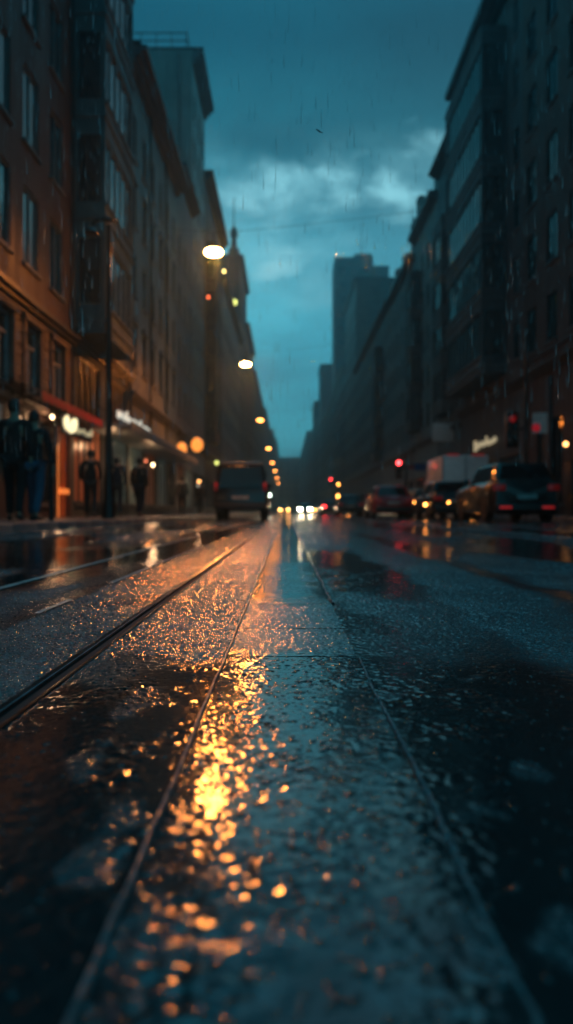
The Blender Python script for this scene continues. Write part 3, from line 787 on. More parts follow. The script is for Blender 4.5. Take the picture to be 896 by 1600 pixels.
# ------------------------------------------------------------------ shop fronts: awning, signs, canopy
o = thing('shop_awning', 'red awning over the shop at the left edge', 'awning', (XL, 17.1, 0), R(90))
MB().prism([(0,0)], 0, 0) if False else None
aw = MB(); n = 12
for i in range(n):
    u0, u1 = 5.6*i/n, 5.6*(i+1)/n-.012
    aw.quad((u0,-.02,3.42),(u1,-.02,3.42),(u1,-1.05,2.96),(u0,-1.05,2.96))
aw.build('cloth', M['awning_dark'], o)
vl = MB()
for i in range(n):
    u0, u1 = 5.6*i/n, 5.6*(i+1)/n
    vl.add([(u0,-1.055,2.98),(u1,-1.055,2.98),(u1,-1.06,2.80),((u0+u1)/2,-1.06,2.74),(u0,-1.06,2.80)], [(0,1,2,3,4)])
vl.build('valance', M['awning_red'], o)
MB().tube([(0,-1.03,2.93),(5.6,-1.03,2.93)], .025, 6).tube([(.1,0,2.7),(.1,-1.03,2.93)], .02, 6).tube([(5.5,0,2.7),(5.5,-1.03,2.93)], .02, 6).build('frame', M['black_metal'], o)

def lettering(mb, u, z, kind, s=.2, y=-.12, th=.022):
    """loose brush strokes standing in for script letters"""
    su, sv_ = s if isinstance(s, tuple) else (s, s)
    def st(pts): mb.tube([(u+a*su, y, z+b*sv_) for a, b in pts], th, 6)
    if kind == 'swash':
        st([(0,.9),(.25,1.15),(.5,.8),(.55,.1),(.9,.5),(1.2,1.1),(1.5,1.2),(1.6,.8),(1.3,.2),(.9,0),(.55,.1)])
        st([(0,.9),(0,.5),(.25,.15),(.55,.1)])
    elif kind == 'n': st([(-.05,.15),(.15,.6),(.35,.1),(.6,.5)])
    elif kind == 'e': st([(-.1,.5),(.2,.25),(.45,.65),(.7,.3)])
    elif kind == 'l': st([(.0,.2),(.3,.95),(.35,.3)])
    elif kind == 'a': st([(.0,.3),(.25,.15),(.5,.55),(.75,.2)])
    elif kind == 'i': st([(.1,.7),(.2,.1)])
o = thing('lit_shop_sign', 'glowing cream script sign under the red awning', 'shop sign', (-5.75, 19.8, 0), R(90))
sg = MB(); lettering(sg, 0, 2.40, 'swash', (.62,.30), -.05, .05); sg.build('lettering', M['sign_cream'], o, smooth=True)
sg = MB()
for k, (ch, u) in enumerate(zip('neal', (1.1,1.55,2.0,2.5))): lettering(sg, u, 2.40, ch, (.55,.28), -.05, .03)
sg.build('lettering', glow('cream_letters_weaker', (1,.86,.5), .35), o, smooth=True)['label'] = 'dimmer trailing letters'
MB().box(-.15,0,2.30,3.0,.05,2.80).build('back_board', M['awning_dark'], o)
o = thing('lit_shop_sign', 'dim beige lit panel on the wall left of the red awning shop', 'shop sign', (XL+.12, 15.6, 0), R(90))
MB().box(0,-.08,2.25,1.4,-.02,2.65).build('panel', M['board_white'], o)
sg = MB()
for k, u in enumerate((.3,.5,.7,.9)): lettering(sg, u, 2.36, 'neae'[k], .22, -.1, .03)
sg.build('lettering', M['sign_dim'], o)
o = thing('shop_canopy', 'long grey canopy over the shopfronts beyond the lamp post', 'canopy', (XL, 24.6, 0), R(90))
MB().box(0,-1.5,3.0,18.5,-.01,3.12).box(0,-1.55,2.86,18.5,-1.49,3.2).build('canopy_slab', M['canopy_grey'], o, bevel=.02)
for i in range(8): MB().tube([(.6+2.45*i,-1.4,3.1),(.6+2.45*i,-.05,3.9)], .018, 6).build('tie_rod', M['black_metal'], o)
o = thing('lit_shop_sign', 'long white lit fascia sign standing on the grey canopy', 'shop sign', (-5.5, 24.9, 0), R(90))
sg = MB()
for k in range(14): lettering(sg, .1+.42*k, 3.32, 'nealnaeinlaen'[k % 13], .38, -.02, .05)
sg.build('lettering', M['sign_white'], o, smooth=True)
MB().box(0,.03,3.22,6.4,.09,3.72).build('back_board', M['awning_dark'], o)
for u, w_ in ((.35,'a'),): pass

def globe(label, x, y, z, r_=.22, mat_='globe', post=True, sy=1.25):
    o = thing('globe_lantern', label, 'lantern', (x, y, z), 0)
    MB().lathe([(.02,r_*sy),(r_*.6,r_*.95),(r_*.92,r_*.5),(r_,0),(r_*.88,-r_*.6),(r_*.5,-r_*1.0),(.04,-r_*1.15)], seg=16).build('globe', M[mat_], o, smooth=True)
    if x < 0: MB().tube([(0,0,r_*1.2),(0,0,r_*1.6),(-.3,0,r_*1.75),(XL-x,0,r_*1.75)], .02, 6).build('bracket', M['black_metal'], o)
    else: MB().tube([(0,0,-r_),(0,0,-z+.12)], .03, 8).build('post', M['black_metal'], o)
globe('big orange globe lantern outside the shops left of the van', -5.3, 45.5, 4.25, .36)
globe('duller orange globe lantern left of the big one', -6.0, 44, 3.9, .30, 'globe')
def bulb(label, x, y, z, r_, m_, name='wall_lamp', cat='wall lamp', group=None, watt=0):
    o = thing(name, label, cat, (x, y, z))
    MB().lathe([(.01,r_),(r_*.7,r_*.7),(r_,0),(r_*.7,-r_*.7),(.01,-r_)], seg=12).build('bulb', m_, o, smooth=True)
    if watt:
        ld = bpy.data.lights.new('bulb_light', 'POINT'); lo = bpy.data.objects.new('bulb_light', ld); link(lo, o); ld.energy = watt; ld.color = (1,.55,.28); ld.shadow_soft_size = .1; lo.location = (0,0,-r_*1.4)
    xf = XL if x < 0 else XR
    MB().tube([(0,0,r_),(0,0,r_+.08),((xf-x),0,r_+.08)], .012, 5).build('bracket', M['black_metal'], o)
G_amb = glow('small_amber_bulb', (1,.42,.12), 6)
G_cre = glow('small_cream_bulb', (1,.75,.42), 6)
bulb('cream bulb shining under the grey canopy', -5.6, 32.2, 2.25, .07, G_cre, watt=28)
bulb('orange bulb hanging under the canopy beside walkers', -5.9, 32.2, 2.42, .06, glow('dull_bulb', (1,.25,.12), 1.5))
bulb('amber bulb on the shopfront right below the globe lanterns', -5.8, 51, 2.3, .09, G_amb, watt=25)
bulb('pale bulb on the shopfront below the big globe lantern', -6.1, 53, 1.2+.9, .08, glow('pale_dull_bulb', (.8,.75,.6), .9))
bulb('low amber bulb near the pavement left of the van', -5.8, 51.5, 1.15, .08, G_amb)
bulb('greenish sign bulb left of the van roof', -6.0, 66, 4.5, .17, M['green_yellow'])
bulb('small yellow lamp just below the nearest hanging lamp', -5.9, 72.5, 23.0, .14, glow('yellow_bulb', (1,.8,.25), 5))
bulb('greenish yellow lamp on the dark tower front', -6.0, 88, 24.3, .36, M['green_yellow'])
bulb('small red orange lamp on the wall below the nearest hanging lamp', -5.9, 58, 16.5, .12, glow('red_orange_bulb', (1,.16,.05), 3))
bulb('white lamp shining just right of the van', -5.4, 235, 5.4, .5, M['white_lamp'])
bulb('orange lamp inside the beige shop window at the right edge', 10.4, 28.6, 2.8, .09, G_amb)

bulb('added fill bulb tucked under the red awning', -6.1, 20.0, 2.75, .05, G_cre, watt=22)  # added fill bulb, brightens the ground floor behind the walkers
bulb('added fill bulb over the door left of the red awning', -6.1, 14.2, 2.95, .05, G_cre, watt=16)  # added fill light for the ground floor wall
bulb('added fill bulb under the near end of the grey canopy', -6.0, 26.2, 2.6, .06, G_cre, watt=22)  # extra fill bulb to lift the shopfront behind the figures
# right side signs
o = thing('sign_board', 'pale board hanging on the right facade above the white truck', 'sign', (XR-.5, 50.5, 4.9), 0)
MB().box(-.9,-.05,0,.5,.05,1.2).build('board', M['board_white'], o, bevel=.02)
MB().box(.5,-.02,.5,.55,.02,.6).build('bracket', M['black_metal'], o)
o = thing('sign_board', 'low red and blue strip sign beside the red traffic light', 'sign', (XR-.4, 60, 3.6), 0)
MB().box(-2.2,-.05,0,-.6,.05,.35).build('red_panel', M['board_red'], o); MB().box(-.59,-.05,-.1,.3,.05,.45).build('blue_panel', M['board_blue'], o)
o = thing('lit_shop_sign', 'cream lit letters on the shopfront above the white truck', 'shop sign', (XR-.1, 44.5, 0), R(-90))
sg = MB()
sg.box(0,-.05,3.75,.55,0,4.35)
for k in range(7): lettering(sg, .9+.55*k, 3.8, 'nealnae'[k], .6, -.03, .05)
sg.build('lettering', glow('cream_letters_right', (1,.82,.5), .35), o)
bulb('small cream lamp between the truck and the lit shop letters', 10.5, 43, 2.9, .12, glow('dim_cream', (1,.7,.4), 1.5))

# ------------------------------------------------------------------ traffic lights
def signal(label, x, y, zpole, head_z, side=-1, lit='red_lamp', s=1.0, back=False):
    o = thing('traffic_light', label, 'traffic light', (x, y, .12 if x > KR else 0))
    MB().tube([(0,0,0),(0,0,zpole)], [.07*s,.05*s], 10).build('pole', M['black_metal'], o, smooth=True)
    hx = side*.42*s
    hs_ = MB().box(hx-.17*s,-.12*s,head_z,hx+.17*s,.12*s,head_z+1.0*s).build('housing', M['black_metal'], o, bevel=.02)
    MB().box(min(hx,0),-.03,head_z+.5*s,max(hx,0),.03,head_z+.56*s).build('bracket', M['black_metal'], o)
    for k in range(3):
        m_ = M[lit] if (k == 2 and lit) else M['plastic']
        ln = MB().lathe([(.01,.03),(.07*s,.02),(.10*s,0)], (hx,-.125*s,head_z+(.18+.32*k)*s), 14, 'y').build('lens', m_, o, smooth=True)
        vz = MB()
        for j in range(9):
            a0, a1 = math.pi*j/9, math.pi*(j+1)/9
            c = (hx, head_z+(.18+.32*k)*s)
            vz.quad((c[0]+.12*s*math.cos(a0),-.12*s,c[1]+.12*s*math.sin(a0)),(c[0]+.12*s*math.cos(a1),-.12*s,c[1]+.12*s*math.sin(a1)),
                    (c[0]+.12*s*math.cos(a1),-.30*s,c[1]+.12*s*math.sin(a1)),(c[0]+.12*s*math.cos(a0),-.30*s,c[1]+.12*s*math.sin(a0)))
        vz.build('visor', M['black_metal'], ln)
    return o
s1 = signal('traffic light glowing red above the red car', 6.25, 40, 3.3, 2.0, -1)
s2 = signal('tall pole with a big dark signal box behind the black car', 8.95, 28.7, 6.9, 2.55, -1, 'red_dim', 1.3)
s3 = signal('distant traffic light showing red over the far cars', 5.72, 92, 4.4, 3.35, -1)
s4 = signal('distant traffic light showing amber beside the far red one', 6.15, 85, 3.7, 2.55, -1, 'amber', .95)
o = thing('sign_board', 'small red and pale sign on the tall pole behind the black car', 'sign', (9.15, 28.55, 3.2))
MB().box(0,-.02,0,.55,.02,.75).build('board', M['board_white'], o)
MB().lathe([(.01,.03),(.14,.02),(.15,0)], (.12,-.03,.2), 16, 'y').build('disc', glow('red_disc', (1,.03,.06), .16), o)

# ------------------------------------------------------------------ vehicles (forward = +y)
def wheel(parent, x, y, r_, wd, name='wheel'):
    ty = MB().lathe([(r_*.62,-wd/2),(r_*.92,-wd/2),(r_,-wd/2+.03),(r_,wd/2-.03),(r_*.92,wd/2),(r_*.62,wd/2)], seg=24, axis='x')
    w_ = bpy.data.objects.new(name, ty.mesh('tyre', M['rubber'], True)); link(w_, parent); w_.location = (x, y, r_)
    rm = MB(); s = 1 if x > 0 else -1
    rm.lathe([(r_*.63,-wd/2+.02),(r_*.63,wd/2-.04),(r_*.55,wd/2-.06),(r_*.5,0)], seg=20, axis='x')
    for k in range(5):
        a = 2*math.pi*k/5; c, s_ = math.cos(a), math.sin(a); x_ = s*(wd/2-.03)
        rm.hex8([(x_-.015,-.03*s_-.05*c,.03*c-.05*s_),(x_+.015,-.03*s_-.05*c,.03*c-.05*s_),(x_+.015,.03*s_-.05*c,-.03*c-.05*s_),(x_-.015,.03*s_-.05*c,-.03*c-.05*s_)],
                [(x_-.015,-.03*s_+r_*.6*c,.03*c+r_*.6*s_),(x_+.015,-.03*s_+r_*.6*c,.03*c+r_*.6*s_),(x_+.015,.03*s_+r_*.6*c,-.03*c+r_*.6*s_),(x_-.015,.03*s_+r_*.6*c,-.03*c+r_*.6*s_)])
    rm.build('rim', M['rim'], w_)
    return w_

def car(label, x, y, pm, L=4.3, W=1.8, H=1.45, belt=.92, hood=.9, tail=.98, roof_r=-.62, roof_f=.12, rg_b=None, wb=2.6, r_=.33, name='parked_car',
        cat='car', group=None, tail_m='tail_off', head_m='head_off', refl=None, rz=0, plate=True, ws=.38, rw=.12, amber=None, tl_h=.16, tl_w=.32):
    """roof_r / roof_f: rear and front ends of the roof as a share of half length; rw / ws: how far the rear and front glass run below them"""
    o = thing(name, label, cat, (x, y, 0), rz, group)
    hl_ = L/2; wy = (-wb/2-.02, wb/2+.0)
    ys_ = sorted(set([-hl_, -hl_+.04, -hl_+.14, -hl_+.35, hl_-.5, hl_-.2, hl_-.07, hl_]+[c+r_*1.18*math.cos(math.pi*k/8) for c in wy for k in range(9)]+[wy[0]+wb*.5, 0.0]))
    V = []; F = []
    P = 9
    for yy in ys_:
        f = yy/hl_
        hw = W/2*(1-.10*max(0, (abs(f)-.72)/.28)**2)
        e_ = max(0, (abs(yy)-(hl_-.14))/.14)
        hw *= 1-.05*e_
        zt = belt
        if f > roof_f: zt = belt-(belt-hood*.93)*min(1, (f-roof_f)/(1-roof_f))**1.3
        if f > .9: zt -= .12*((f-.9)/.1)**2
        if f < roof_r: zt = belt+(tail-belt)
        zb = .26+.10*e_
        for c in wy:
            d = abs(yy-c)
            if d < r_*1.18: zb = max(zb, r_+math.sqrt(max(0, (r_*1.18)**2-d*d)))
        zb = min(zb, zt-.12)
        zm = zb+(zt-zb)*.5
        ring = [(0,.22+.12*e_),(hw-.10,.22+.12*e_),(hw*.985,zb),(hw,zm),(hw*.99,zt-.16 if zt-.16 > zm else zm+.01),(hw*.955,zt-.05),(hw*.90,zt),(hw*.5,zt+.02),(0,zt+.03)]
        V += [(a, yy, z) for a, z in ring]
    n = len(ys_)
    nv = len(V); V += [(-a, yy, z) for a, yy, z in V]
    for i in range(n-1):
        for k in range(P-1):
            F.append((i*P+k, i*P+k+1, (i+1)*P+k+1, (i+1)*P+k)); F.append((nv+i*P+k, nv+(i+1)*P+k, nv+(i+1)*P+k+1, nv+i*P+k+1))
    for i in (0, n-1):
        F.append(tuple(i*P+k for k in range(P))+tuple(nv+i*P+k for k in range(P-2, 0, -1)))
    me = MB().add(V, F); body = me.build('body', pm, o, smooth=True)
    bm = bmesh.new(); bm.from_mesh(body.data); bmesh.ops.remove_doubles(bm, verts=bm.verts, dist=.0005); bmesh.ops.recalc_face_normals(bm, faces=bm.faces); bm.to_mesh(body.data); bm.free()
    # greenhouse
    yr, yf = roof_r*hl_, roof_f*hl_
    by0, by1 = yr-rw, yf+ws*1.6; b0 = belt-.01
    bw = W/2*.90; tw_ = W/2*.70
    bq = [(-bw,by0,b0),(bw,by0,b0),(bw,by1,b0-.03),(-bw,by1,b0-.03)]
    tq = [(-tw_,yr+rw*.8,H-.04),(tw_,yr+rw*.8,H-.04),(tw_,yf,H-.03),(-tw_,yf,H-.03)]
    MB().hex8(bq, tq).build('cabin', pm, o, bevel=.07)
    def lerp(a, b_, f): return tuple(a[i]+(b_[i]-a[i])*f for i in range(3))
    def pane(a, b_, c, d, nm, u0, u1, v0, v1, off=.012):
        # a,b bottom, c,d top (above b, above a)
        q = []
        for u, v in ((u0,v0),(u1,v0),(u1,v1),(u0,v1)): q.append(Vector(lerp(lerp(a, b_, u), lerp(d, c, u), v)))
        nn = (q[1]-q[0]).cross(q[3]-q[0]).normalized()*off
        m_ = MB().hex8([tuple(p-nn) for p in q], [tuple(p+nn) for p in q])
        return m_.build(nm, M['car_glass'], o)
    pane(bq[0], bq[1], tq[1], tq[0], 'rear_window', .09, .91, .12, .88)
    pane(bq[2], bq[3], tq[3], tq[2], 'windscreen', .06, .94, .06, .92)
    for a, b_, c, d in ((bq[1],bq[2],tq[2],tq[1]),(bq[3],bq[0],tq[0],tq[3])):
        fl = a is bq[3]
        u = ((.10,.47),(.50,.90)) if not fl else ((.10,.50),(.53,.90))
        for u0, u1 in u: pane(a, b_, c, d, 'side_window', u0, u1, .10, .86)
    # lamps
    for s in (-1, 1):
        xx = s*(W/2-.06-tl_w/2)
        tl = MB().box(xx-tl_w/2,-hl_-.03,tail-.12-tl_h,xx+tl_w/2,-hl_+.12,tail-.12).build('taillight', M[tail_m], o, bevel=.025)
        hx_ = s*(W/2-.30)
        MB().box(hx_-.17,hl_-.20,hood-.36,hx_+.17,hl_+.012,hood-.20).build('headlight', M[head_m], o, bevel=.03)
        if refl: MB().box(s*W*.30-.16,-hl_-.045,.36,s*W*.30+.16,-hl_-.01,.43).build('reflector', M[refl], o, bevel=.01)
        mi = MB().box(s*(W/2+.02)-.10,yf+.12,belt+.0,s*(W/2+.02)+.10,yf+.24,belt+.16).build('wing_mirror', pm, o, bevel=.03)
        for yy in wy: wheel(o, s*(W/2-.13), yy, r_, .22)
        hnd = MB()
        for yy in (-.35, .55): hnd.box(s*W/2*.985-.012, yy-.1, belt-.17, s*W/2*.985+.016, yy+.1, belt-.14)
        hnd.build('door_handle', M['plastic'], o)
    MB().box(-W/2*.88,-hl_-.04,.30,W/2*.88,-hl_+.1,.50).build('rear_bumper', M['plastic'], o, bevel=.03)
    MB().box(-W/2*.88,hl_-.1,.28,W/2*.88,hl_+.03,.48).build('front_bumper', M['plastic'], o, bevel=.03)
    if plate: MB().box(-.26,-hl_-.05,.62,.26,-hl_-.005,.73).build('number_plate', M['plate'], o)
    # wheel housings so that nothing shows through the arches
    MB().box(-W/2+.26,-hl_+.3,.24,W/2-.26,hl_-.3,belt-.1).build('underbody', M['plastic'], o)
    if amber:
        for ax, ay, az, ar in amber:
            MB().lathe([(.01,.02),(ar*.8,.015),(ar,0)], (ax, ay, az), 12, 'y').build('amber_glow_disc', M['amber'], o, smooth=True)  # glowing discs; on parked cars they stand in for reflected street lamps
    return o
P_black = paint('black_car_paint', (.006,.006,.007)); P_red = paint('dark_red_car_paint', (.30,.014,.02)); P_grey = paint('grey_car_paint', (.10,.11,.115))
P_blue = paint('dark_blue_car_paint', (.012,.02,.028)); P_van = paint('black_van_paint', (.008,.010,.012)); P_sheen = paint('painted_roof_sheen', (.28,.29,.30))
GP = 'cars lined up along the right kerb'
car('black SUV with red tail reflectors parked nearest on the right', 6.35, 22.6, P_black, L=4.6, W=1.88, H=1.64, belt=1.08, hood=1.0, tail=1.12, roof_r=-.86, roof_f=.12, rw=.16, wb=2.75, r_=.37, refl='reflector', group=GP)
car('dark blue car between the black SUV and the white truck', 6.25, 30.4, P_blue, H=1.48, group=GP, tail_m='tail_off', amber=[(-.97,-1.2,.55,.05),(.55,-2.21,.50,.055),(-.3,-2.21,.62,.03)])  # amber discs imitate street lamps reflected in the wet paint
car('silver grey car with added amber glints parked beyond the white truck', 7.15, 40.5, P_grey, H=1.48, group=GP, amber=[(.72,-2.2,1.35,.07),(-.2,-2.2,.9,.05),(-.75,-2.2,.75,.05)])  # added amber discs imitate lamp reflections on the bodywork
car('dark red car under the red traffic light', 4.75, 36.2, P_red, L=4.4, H=1.5, W=1.85, group=GP, belt=.95, roof_r=-.7, roof_f=.08)
car('dark car far ahead of the dark red one', 4.35, 54, P_black, H=1.5, group=GP, tail_m='tail_off')
car('distant black car with lit red tail lamps below the far traffic light', 4.1, 72, P_black, group=GP, tail_m='tail_on', amber=[(1.0,-2.2,1.0,.10),(.6,-2.2,1.7,.12),(1.5,-2.2,.5,.12)])
GO = 'oncoming cars with lit headlamps far down the street'
car('oncoming car with dazzling white headlamps', 2.25, 96, P_black, rz=R(180), name='oncoming_car', head_m='head_lit', group=GO)
car('oncoming car with small orange headlamps left of the dazzling one', -.35, 122, P_grey, rz=R(180), name='oncoming_car', head_m='head_amber', group=GO)
car('oncoming car with yellow lamps right of the dazzling one', 6.1, 150, P_grey, rz=R(180), name='oncoming_car', head_m='head_amber', group=GO)

# dark van on the left lane
def van(label, x, y, pm):
    o = thing('van', label, 'van', (x, y, 0))
    L, W, H = 4.7, 1.86, 2.0; hl_ = L/2
    prof = [(-hl_,.35),(-hl_+.02,.9),(-hl_+.05,1.05),(-hl_+.18,1.93),(-hl_+.35,2.0),(.9,2.02),(1.25,1.9),(1.75,1.15),(2.2,1.0),(hl_,.85),(hl_,.35)]
    V = []; F = []; n = len(prof)
    for xs_, sc_ in ((-1,1),(1,1)):
        for yy, z in prof:
            hw = W/2 if z < 1.1 else W/2-(z-1.1)*.16
            V.append((xs_*hw, yy, z))
    for i in range(n-1): F.append((i, i+1, n+i+1, n+i))
    F.append((n-1, 0, n, 2*n-1)); F.append(tuple(range(n))); F.append(tuple(range(2*n-1, n-1, -1)))
    MB().add(V, F).build('body', pm, o, bevel=.06)
    MB().hex8([(-.74,-hl_+.02,1.12),(.74,-hl_+.02,1.12),(.74,-hl_+.06,1.12),(-.74,-hl_+.06,1.12)], [(-.66,-hl_+.125,1.80),(.66,-hl_+.125,1.80),(.66,-hl_+.19,1.80),(-.66,-hl_+.19,1.80)]).build('rear_window', M['car_glass'], o)
    MB().box(-.78,-hl_+.15,1.965,.78,.8,2.045).build('roof', P_sheen, o, bevel=.03)  # pale panel paints the sky's reflection onto the black roof
    for s in (-1, 1):
        MB().box(s*.86-.055,-hl_-.01,1.0,s*.86+.055,-hl_+.1,1.34).build('taillight', M['tail_off'], o, bevel=.02)
        MB().box(s*.86-.04,-hl_-.03,1.18,s*.86+.04,-hl_-.012,1.27).build('brake_light', M['reflector'], o)
        MB().box(s*.95-.09,.95,1.15,s*.95+.09,1.1,1.4).build('wing_mirror', M['plastic'], o, bevel=.02)
        MB().box(s*.9-.012,-1.9,1.2,s*.9+.012,-.6,1.75).build('side_window', M['car_glass'], o)
        MB().box(s*.9-.012,-.5,1.2,s*.9+.012,.9,1.75).build('side_window', M['car_glass'], o)
        for yy in (-1.5, 1.5): wheel(o, s*.80, yy, .34, .24)
    MB().box(-.9,-hl_-.05,.36,.9,-hl_+.1,.58).build('rear_bumper', M['plastic'], o, bevel=.03)
    MB().box(-.3,-hl_-.02,.72,.3,-hl_+.03,.84).build('number_plate', M['plate'], o)
van('black van seen from behind driving up the left lane', -1.62, 29.3, P_van)

# white box truck
o = thing('box_truck', 'white box truck parked ahead of the dark blue car', 'truck', (7.75, 35.8, 0))
MB().box(-.98,-2.6,.75,.98,1.1,2.72).build('cargo_box', M['truck_white'], o, bevel=.03)
bx = MB()
for s in (-1, 1): bx.box(s*.99-.02,-2.63,.75,s*.99+.02,-2.58,2.72)
bx.box(-.02,-2.63,.8,.02,-2.6,2.68); bx.build('door_frame', M['rim'], o)
MB().box(-.95,1.15,.5,.95,2.5,1.35).hex8([(-.93,1.15,1.33),(.93,1.15,1.33),(.93,2.4,1.33),(-.93,2.4,1.33)], [(-.85,1.15,2.1),(.85,1.15,2.1),(.85,1.8,2.1),(-.85,1.8,2.1)]).build('cab', M['truck_white'], o, bevel=.05)
MB().box(-.45,-2.3,.42,.45,2.3,.74).build('chassis', M['plastic'], o)
MB().box(-.9,-2.66,.45,.9,-2.56,.58).build('rear_bumper', M['plastic'], o)
for s in (-1, 1):
    MB().box(s*.72-.14,-2.69,.46,s*.72+.14,-2.665,.57).build('taillight', M['tail_off'], o)
    MB().box(s*.55-.25,-2.64,2.73,s*.55+.25,-2.5,2.78).build('marker_light', M['red_dim'], o)
    for yy in (-1.7, 1.7): wheel(o, s*.82, yy, .38, .26)
o = thing('utility_cabinet', 'tall dark street cabinet on the right pavement beside the black SUV', 'cabinet', (8.98+.05, 24.5, .12))
MB().box(-.05,-.3,0,.75,.3,1.75).build('body', M['black_metal'], o, bevel=.02)
MB().box(-.08,-.34,1.75,.78,.34,1.82).build('lid', M['black_metal'], o, bevel=.01)
MB().box(.33,-.315,.1,.35,-.301,1.7).box(.25,-.33,.9,.28,-.30,1.05).build('door_seam', M['rim'], o)

# slim bollard pole near the nearest walkers
o = thing('sign_post', 'thin dark post standing on the pavement right of the two nearest walkers', 'post', (-3.95, 12.9, .12))
MB().tube([(0,0,0),(0,0,1.25)], .04, 10).build('post', M['black_metal'], o, smooth=True)
MB().lathe([(.05,1.25),(.06,1.28),(.05,1.33),(.01,1.36)], seg=12).build('cap', M['black_metal'], o, smooth=True)

# ------------------------------------------------------------------ people
def skin(name, verts, edges, rad, m_, parent, root=0, sub=2):
    me = bpy.data.meshes.new(name); me.from_pydata(verts, edges, []); me.materials.append(m_)
    o = bpy.data.objects.new(name, me); link(o, parent)
    md = o.modifiers.new('skin', 'SKIN'); md.use_smooth_shade = True
    if not me.skin_vertices: 
        bpy.context.view_layer.objects.active = o
        me.attributes  # layer is created by the modifier below
    sv = me.skin_vertices[0].data if me.skin_vertices else None
    if sv:
        for i, v in enumerate(sv):
            r_ = rad[i]; v.radius = (r_, r_) if not isinstance(r_, tuple) else r_
            v.use_root = (i == root)
    s = o.modifiers.new('sub', 'SUBSURF'); s.levels = sub; s.render_levels = sub
    return o
def person(label, x, y, rz, coat, trous, hairm, stride=.22, arms=(.05,-.05), h=1.76, z=.12, hands='down', coatlen=.78, hood=False, group='people walking on the left pavement', bag=False):
    k = h/1.76
    o = thing('person', label, 'person', (x, y, z), rz, group); o.scale = (k, k, k)
    hip, kn = .93, .50
    def leg(s, st):
        b = max(0, -st)*.35
        return [(s*.09, 0, hip-.03), (s*.10, st*.45+.05, kn), (s*.105, st-.02, .10+b*.3), (s*.115, st+.16, .035+b*.1)]
    Ls, Rs = leg(-1, stride), leg(1, -stride)
    def arm(s, sw):
        if hands == 'pocket': return [(s*.185,0,1.43),(s*.255,-.06,1.16),(s*.215,.07,.98),(s*.17,.11,.93)]
        return [(s*.185,0,1.43),(s*.235,sw*.5-.02,1.15),(s*.245,sw+.04,.92),(s*.245,sw+.07,.84)]
    La, Ra = arm(-1, arms[0]), arm(1, arms[1])
    V = [(0,0,.96),(0,-.01,1.12),(0,0,1.30),(0,0,1.43),(0,.0,1.52),(0,.02,1.60),(0,.025,1.69)]
    rad = [(.15,.11),(.13,.10),(.165,.11),(.13,.09),(.055,.06),(.078,.09),(.068,.082)]
    E = [(0,1),(1,2),(2,3),(3,4),(4,5),(5,6)]
    def chain(pts, rr, root):
        p = root
        for q, r_ in zip(pts, rr):
            V.append(q); rad.append(r_); E.append((p, len(V)-1)); p = len(V)-1
        return p
    for lg in (Ls, Rs): chain(lg, [.085,.055,.038,.035], 0)
    for am, s in ((La,-1),(Ra,1)):
        hnd = chain(am, [.05,.042,.028,.026], 3)
        px, py, pz = am[-1]
        if hands != 'pocket':
            for fi, (dy, ln) in enumerate(((-.028,.065),(-.010,.08),(.010,.075),(.028,.06))):
                chain([(px, py+dy, pz-.05), (px-s*.006, py+dy, pz-.05-ln*.55), (px-s*.016, py+dy, pz-.05-ln)], [.010,.009,.007], hnd)
            chain([(px-s*.012, py+.035, pz-.025), (px-s*.02, py+.05, pz-.06)], [.011,.009], hnd)
    # nose, ears
    chain([(0,.125,1.615)], [.012], 5)
    for s in (-1, 1): chain([(s*.088,.015,1.62)], [.016], 5)
    body = skin('body', V, E, rad, M['skin'], o)
    for s in (-1, 1):
        MB().lathe([(.001,.012),(.009,.006),(.011,0),(.001,-.01)], (s*.032,.098,1.645), 8).build('eye', M['plastic'], body)
    # coat
    cV = [(0,0,coatlen),(0,0,.95),(0,-.01,1.12),(0,0,1.32),(0,0,1.44),(0,0,1.50)]
    cr_ = [(.165,.14),(.17,.135),(.16,.125),(.175,.13),(.115,.095),(.072,.075)]
    cE = [(0,1),(1,2),(2,3),(3,4),(4,5)]
    for am in (La, Ra):
        p = 4
        for q, r_ in zip(am[:3], (.078,.066,.05)):
            cV.append(q); cr_.append(r_); cE.append((p, len(cV)-1)); p = len(cV)-1
    skin('coat', cV, cE, cr_, coat, o, root=1)
    tV = [(0,0,.98)]; tr = [(.165,.125)]; tE = []
    for lg in (Ls, Rs):
        p = 0
        for q, r_ in zip(lg[:3], (.105,.075,.060)):
            tV.append(q); tr.append(r_); tE.append((p, len(tV)-1)); p = len(tV)-1
    skin('trousers', tV, tE, tr, trous, o)
    for lg in (Ls, Rs):
        a = Vector(lg[2]); b_ = Vector(lg[3])
        skin('shoe', [(a.x,a.y-.05,max(.045, a.z-.05)),(b_.x,b_.y-.06,b_.z+.012),(b_.x,b_.y+.04,b_.z+.005)], [(0,1),(1,2)], [(.045,.045),(.045,.036),(.038,.026)], M['shoe'], o)
    if hood: skin('hood', [(0,-.03,1.48),(0,-.01,1.60),(0,.0,1.71)], [(0,1),(1,2)], [(.09,.09),(.115,.125),(.095,.10)], coat, o)
    else: skin('hair', [(0,-.045,1.57),(0,-.03,1.645),(0,-.01,1.71),(0,.03,1.765)], [(0,1),(1,2),(2,3)], [(.080,.045),(.105,.075),(.105,.105),(.07,.06)], hairm, o)
    if bag:
        bg_ = thing('shoulder_bag', 'dark shoulder bag carried by the walker in the doorway light', 'bag', (x+.28, y-.05, z+.85))
        MB().box(-.06,-.17,0,.06,.17,.30).build('pouch', M['shoe'], bg_, bevel=.03)
    return o
M['skin'] = plain('skin_tone', (.35,.20,.14), .5)
M['shoe'] = plain('dark_leather', (.015,.014,.014), .4)
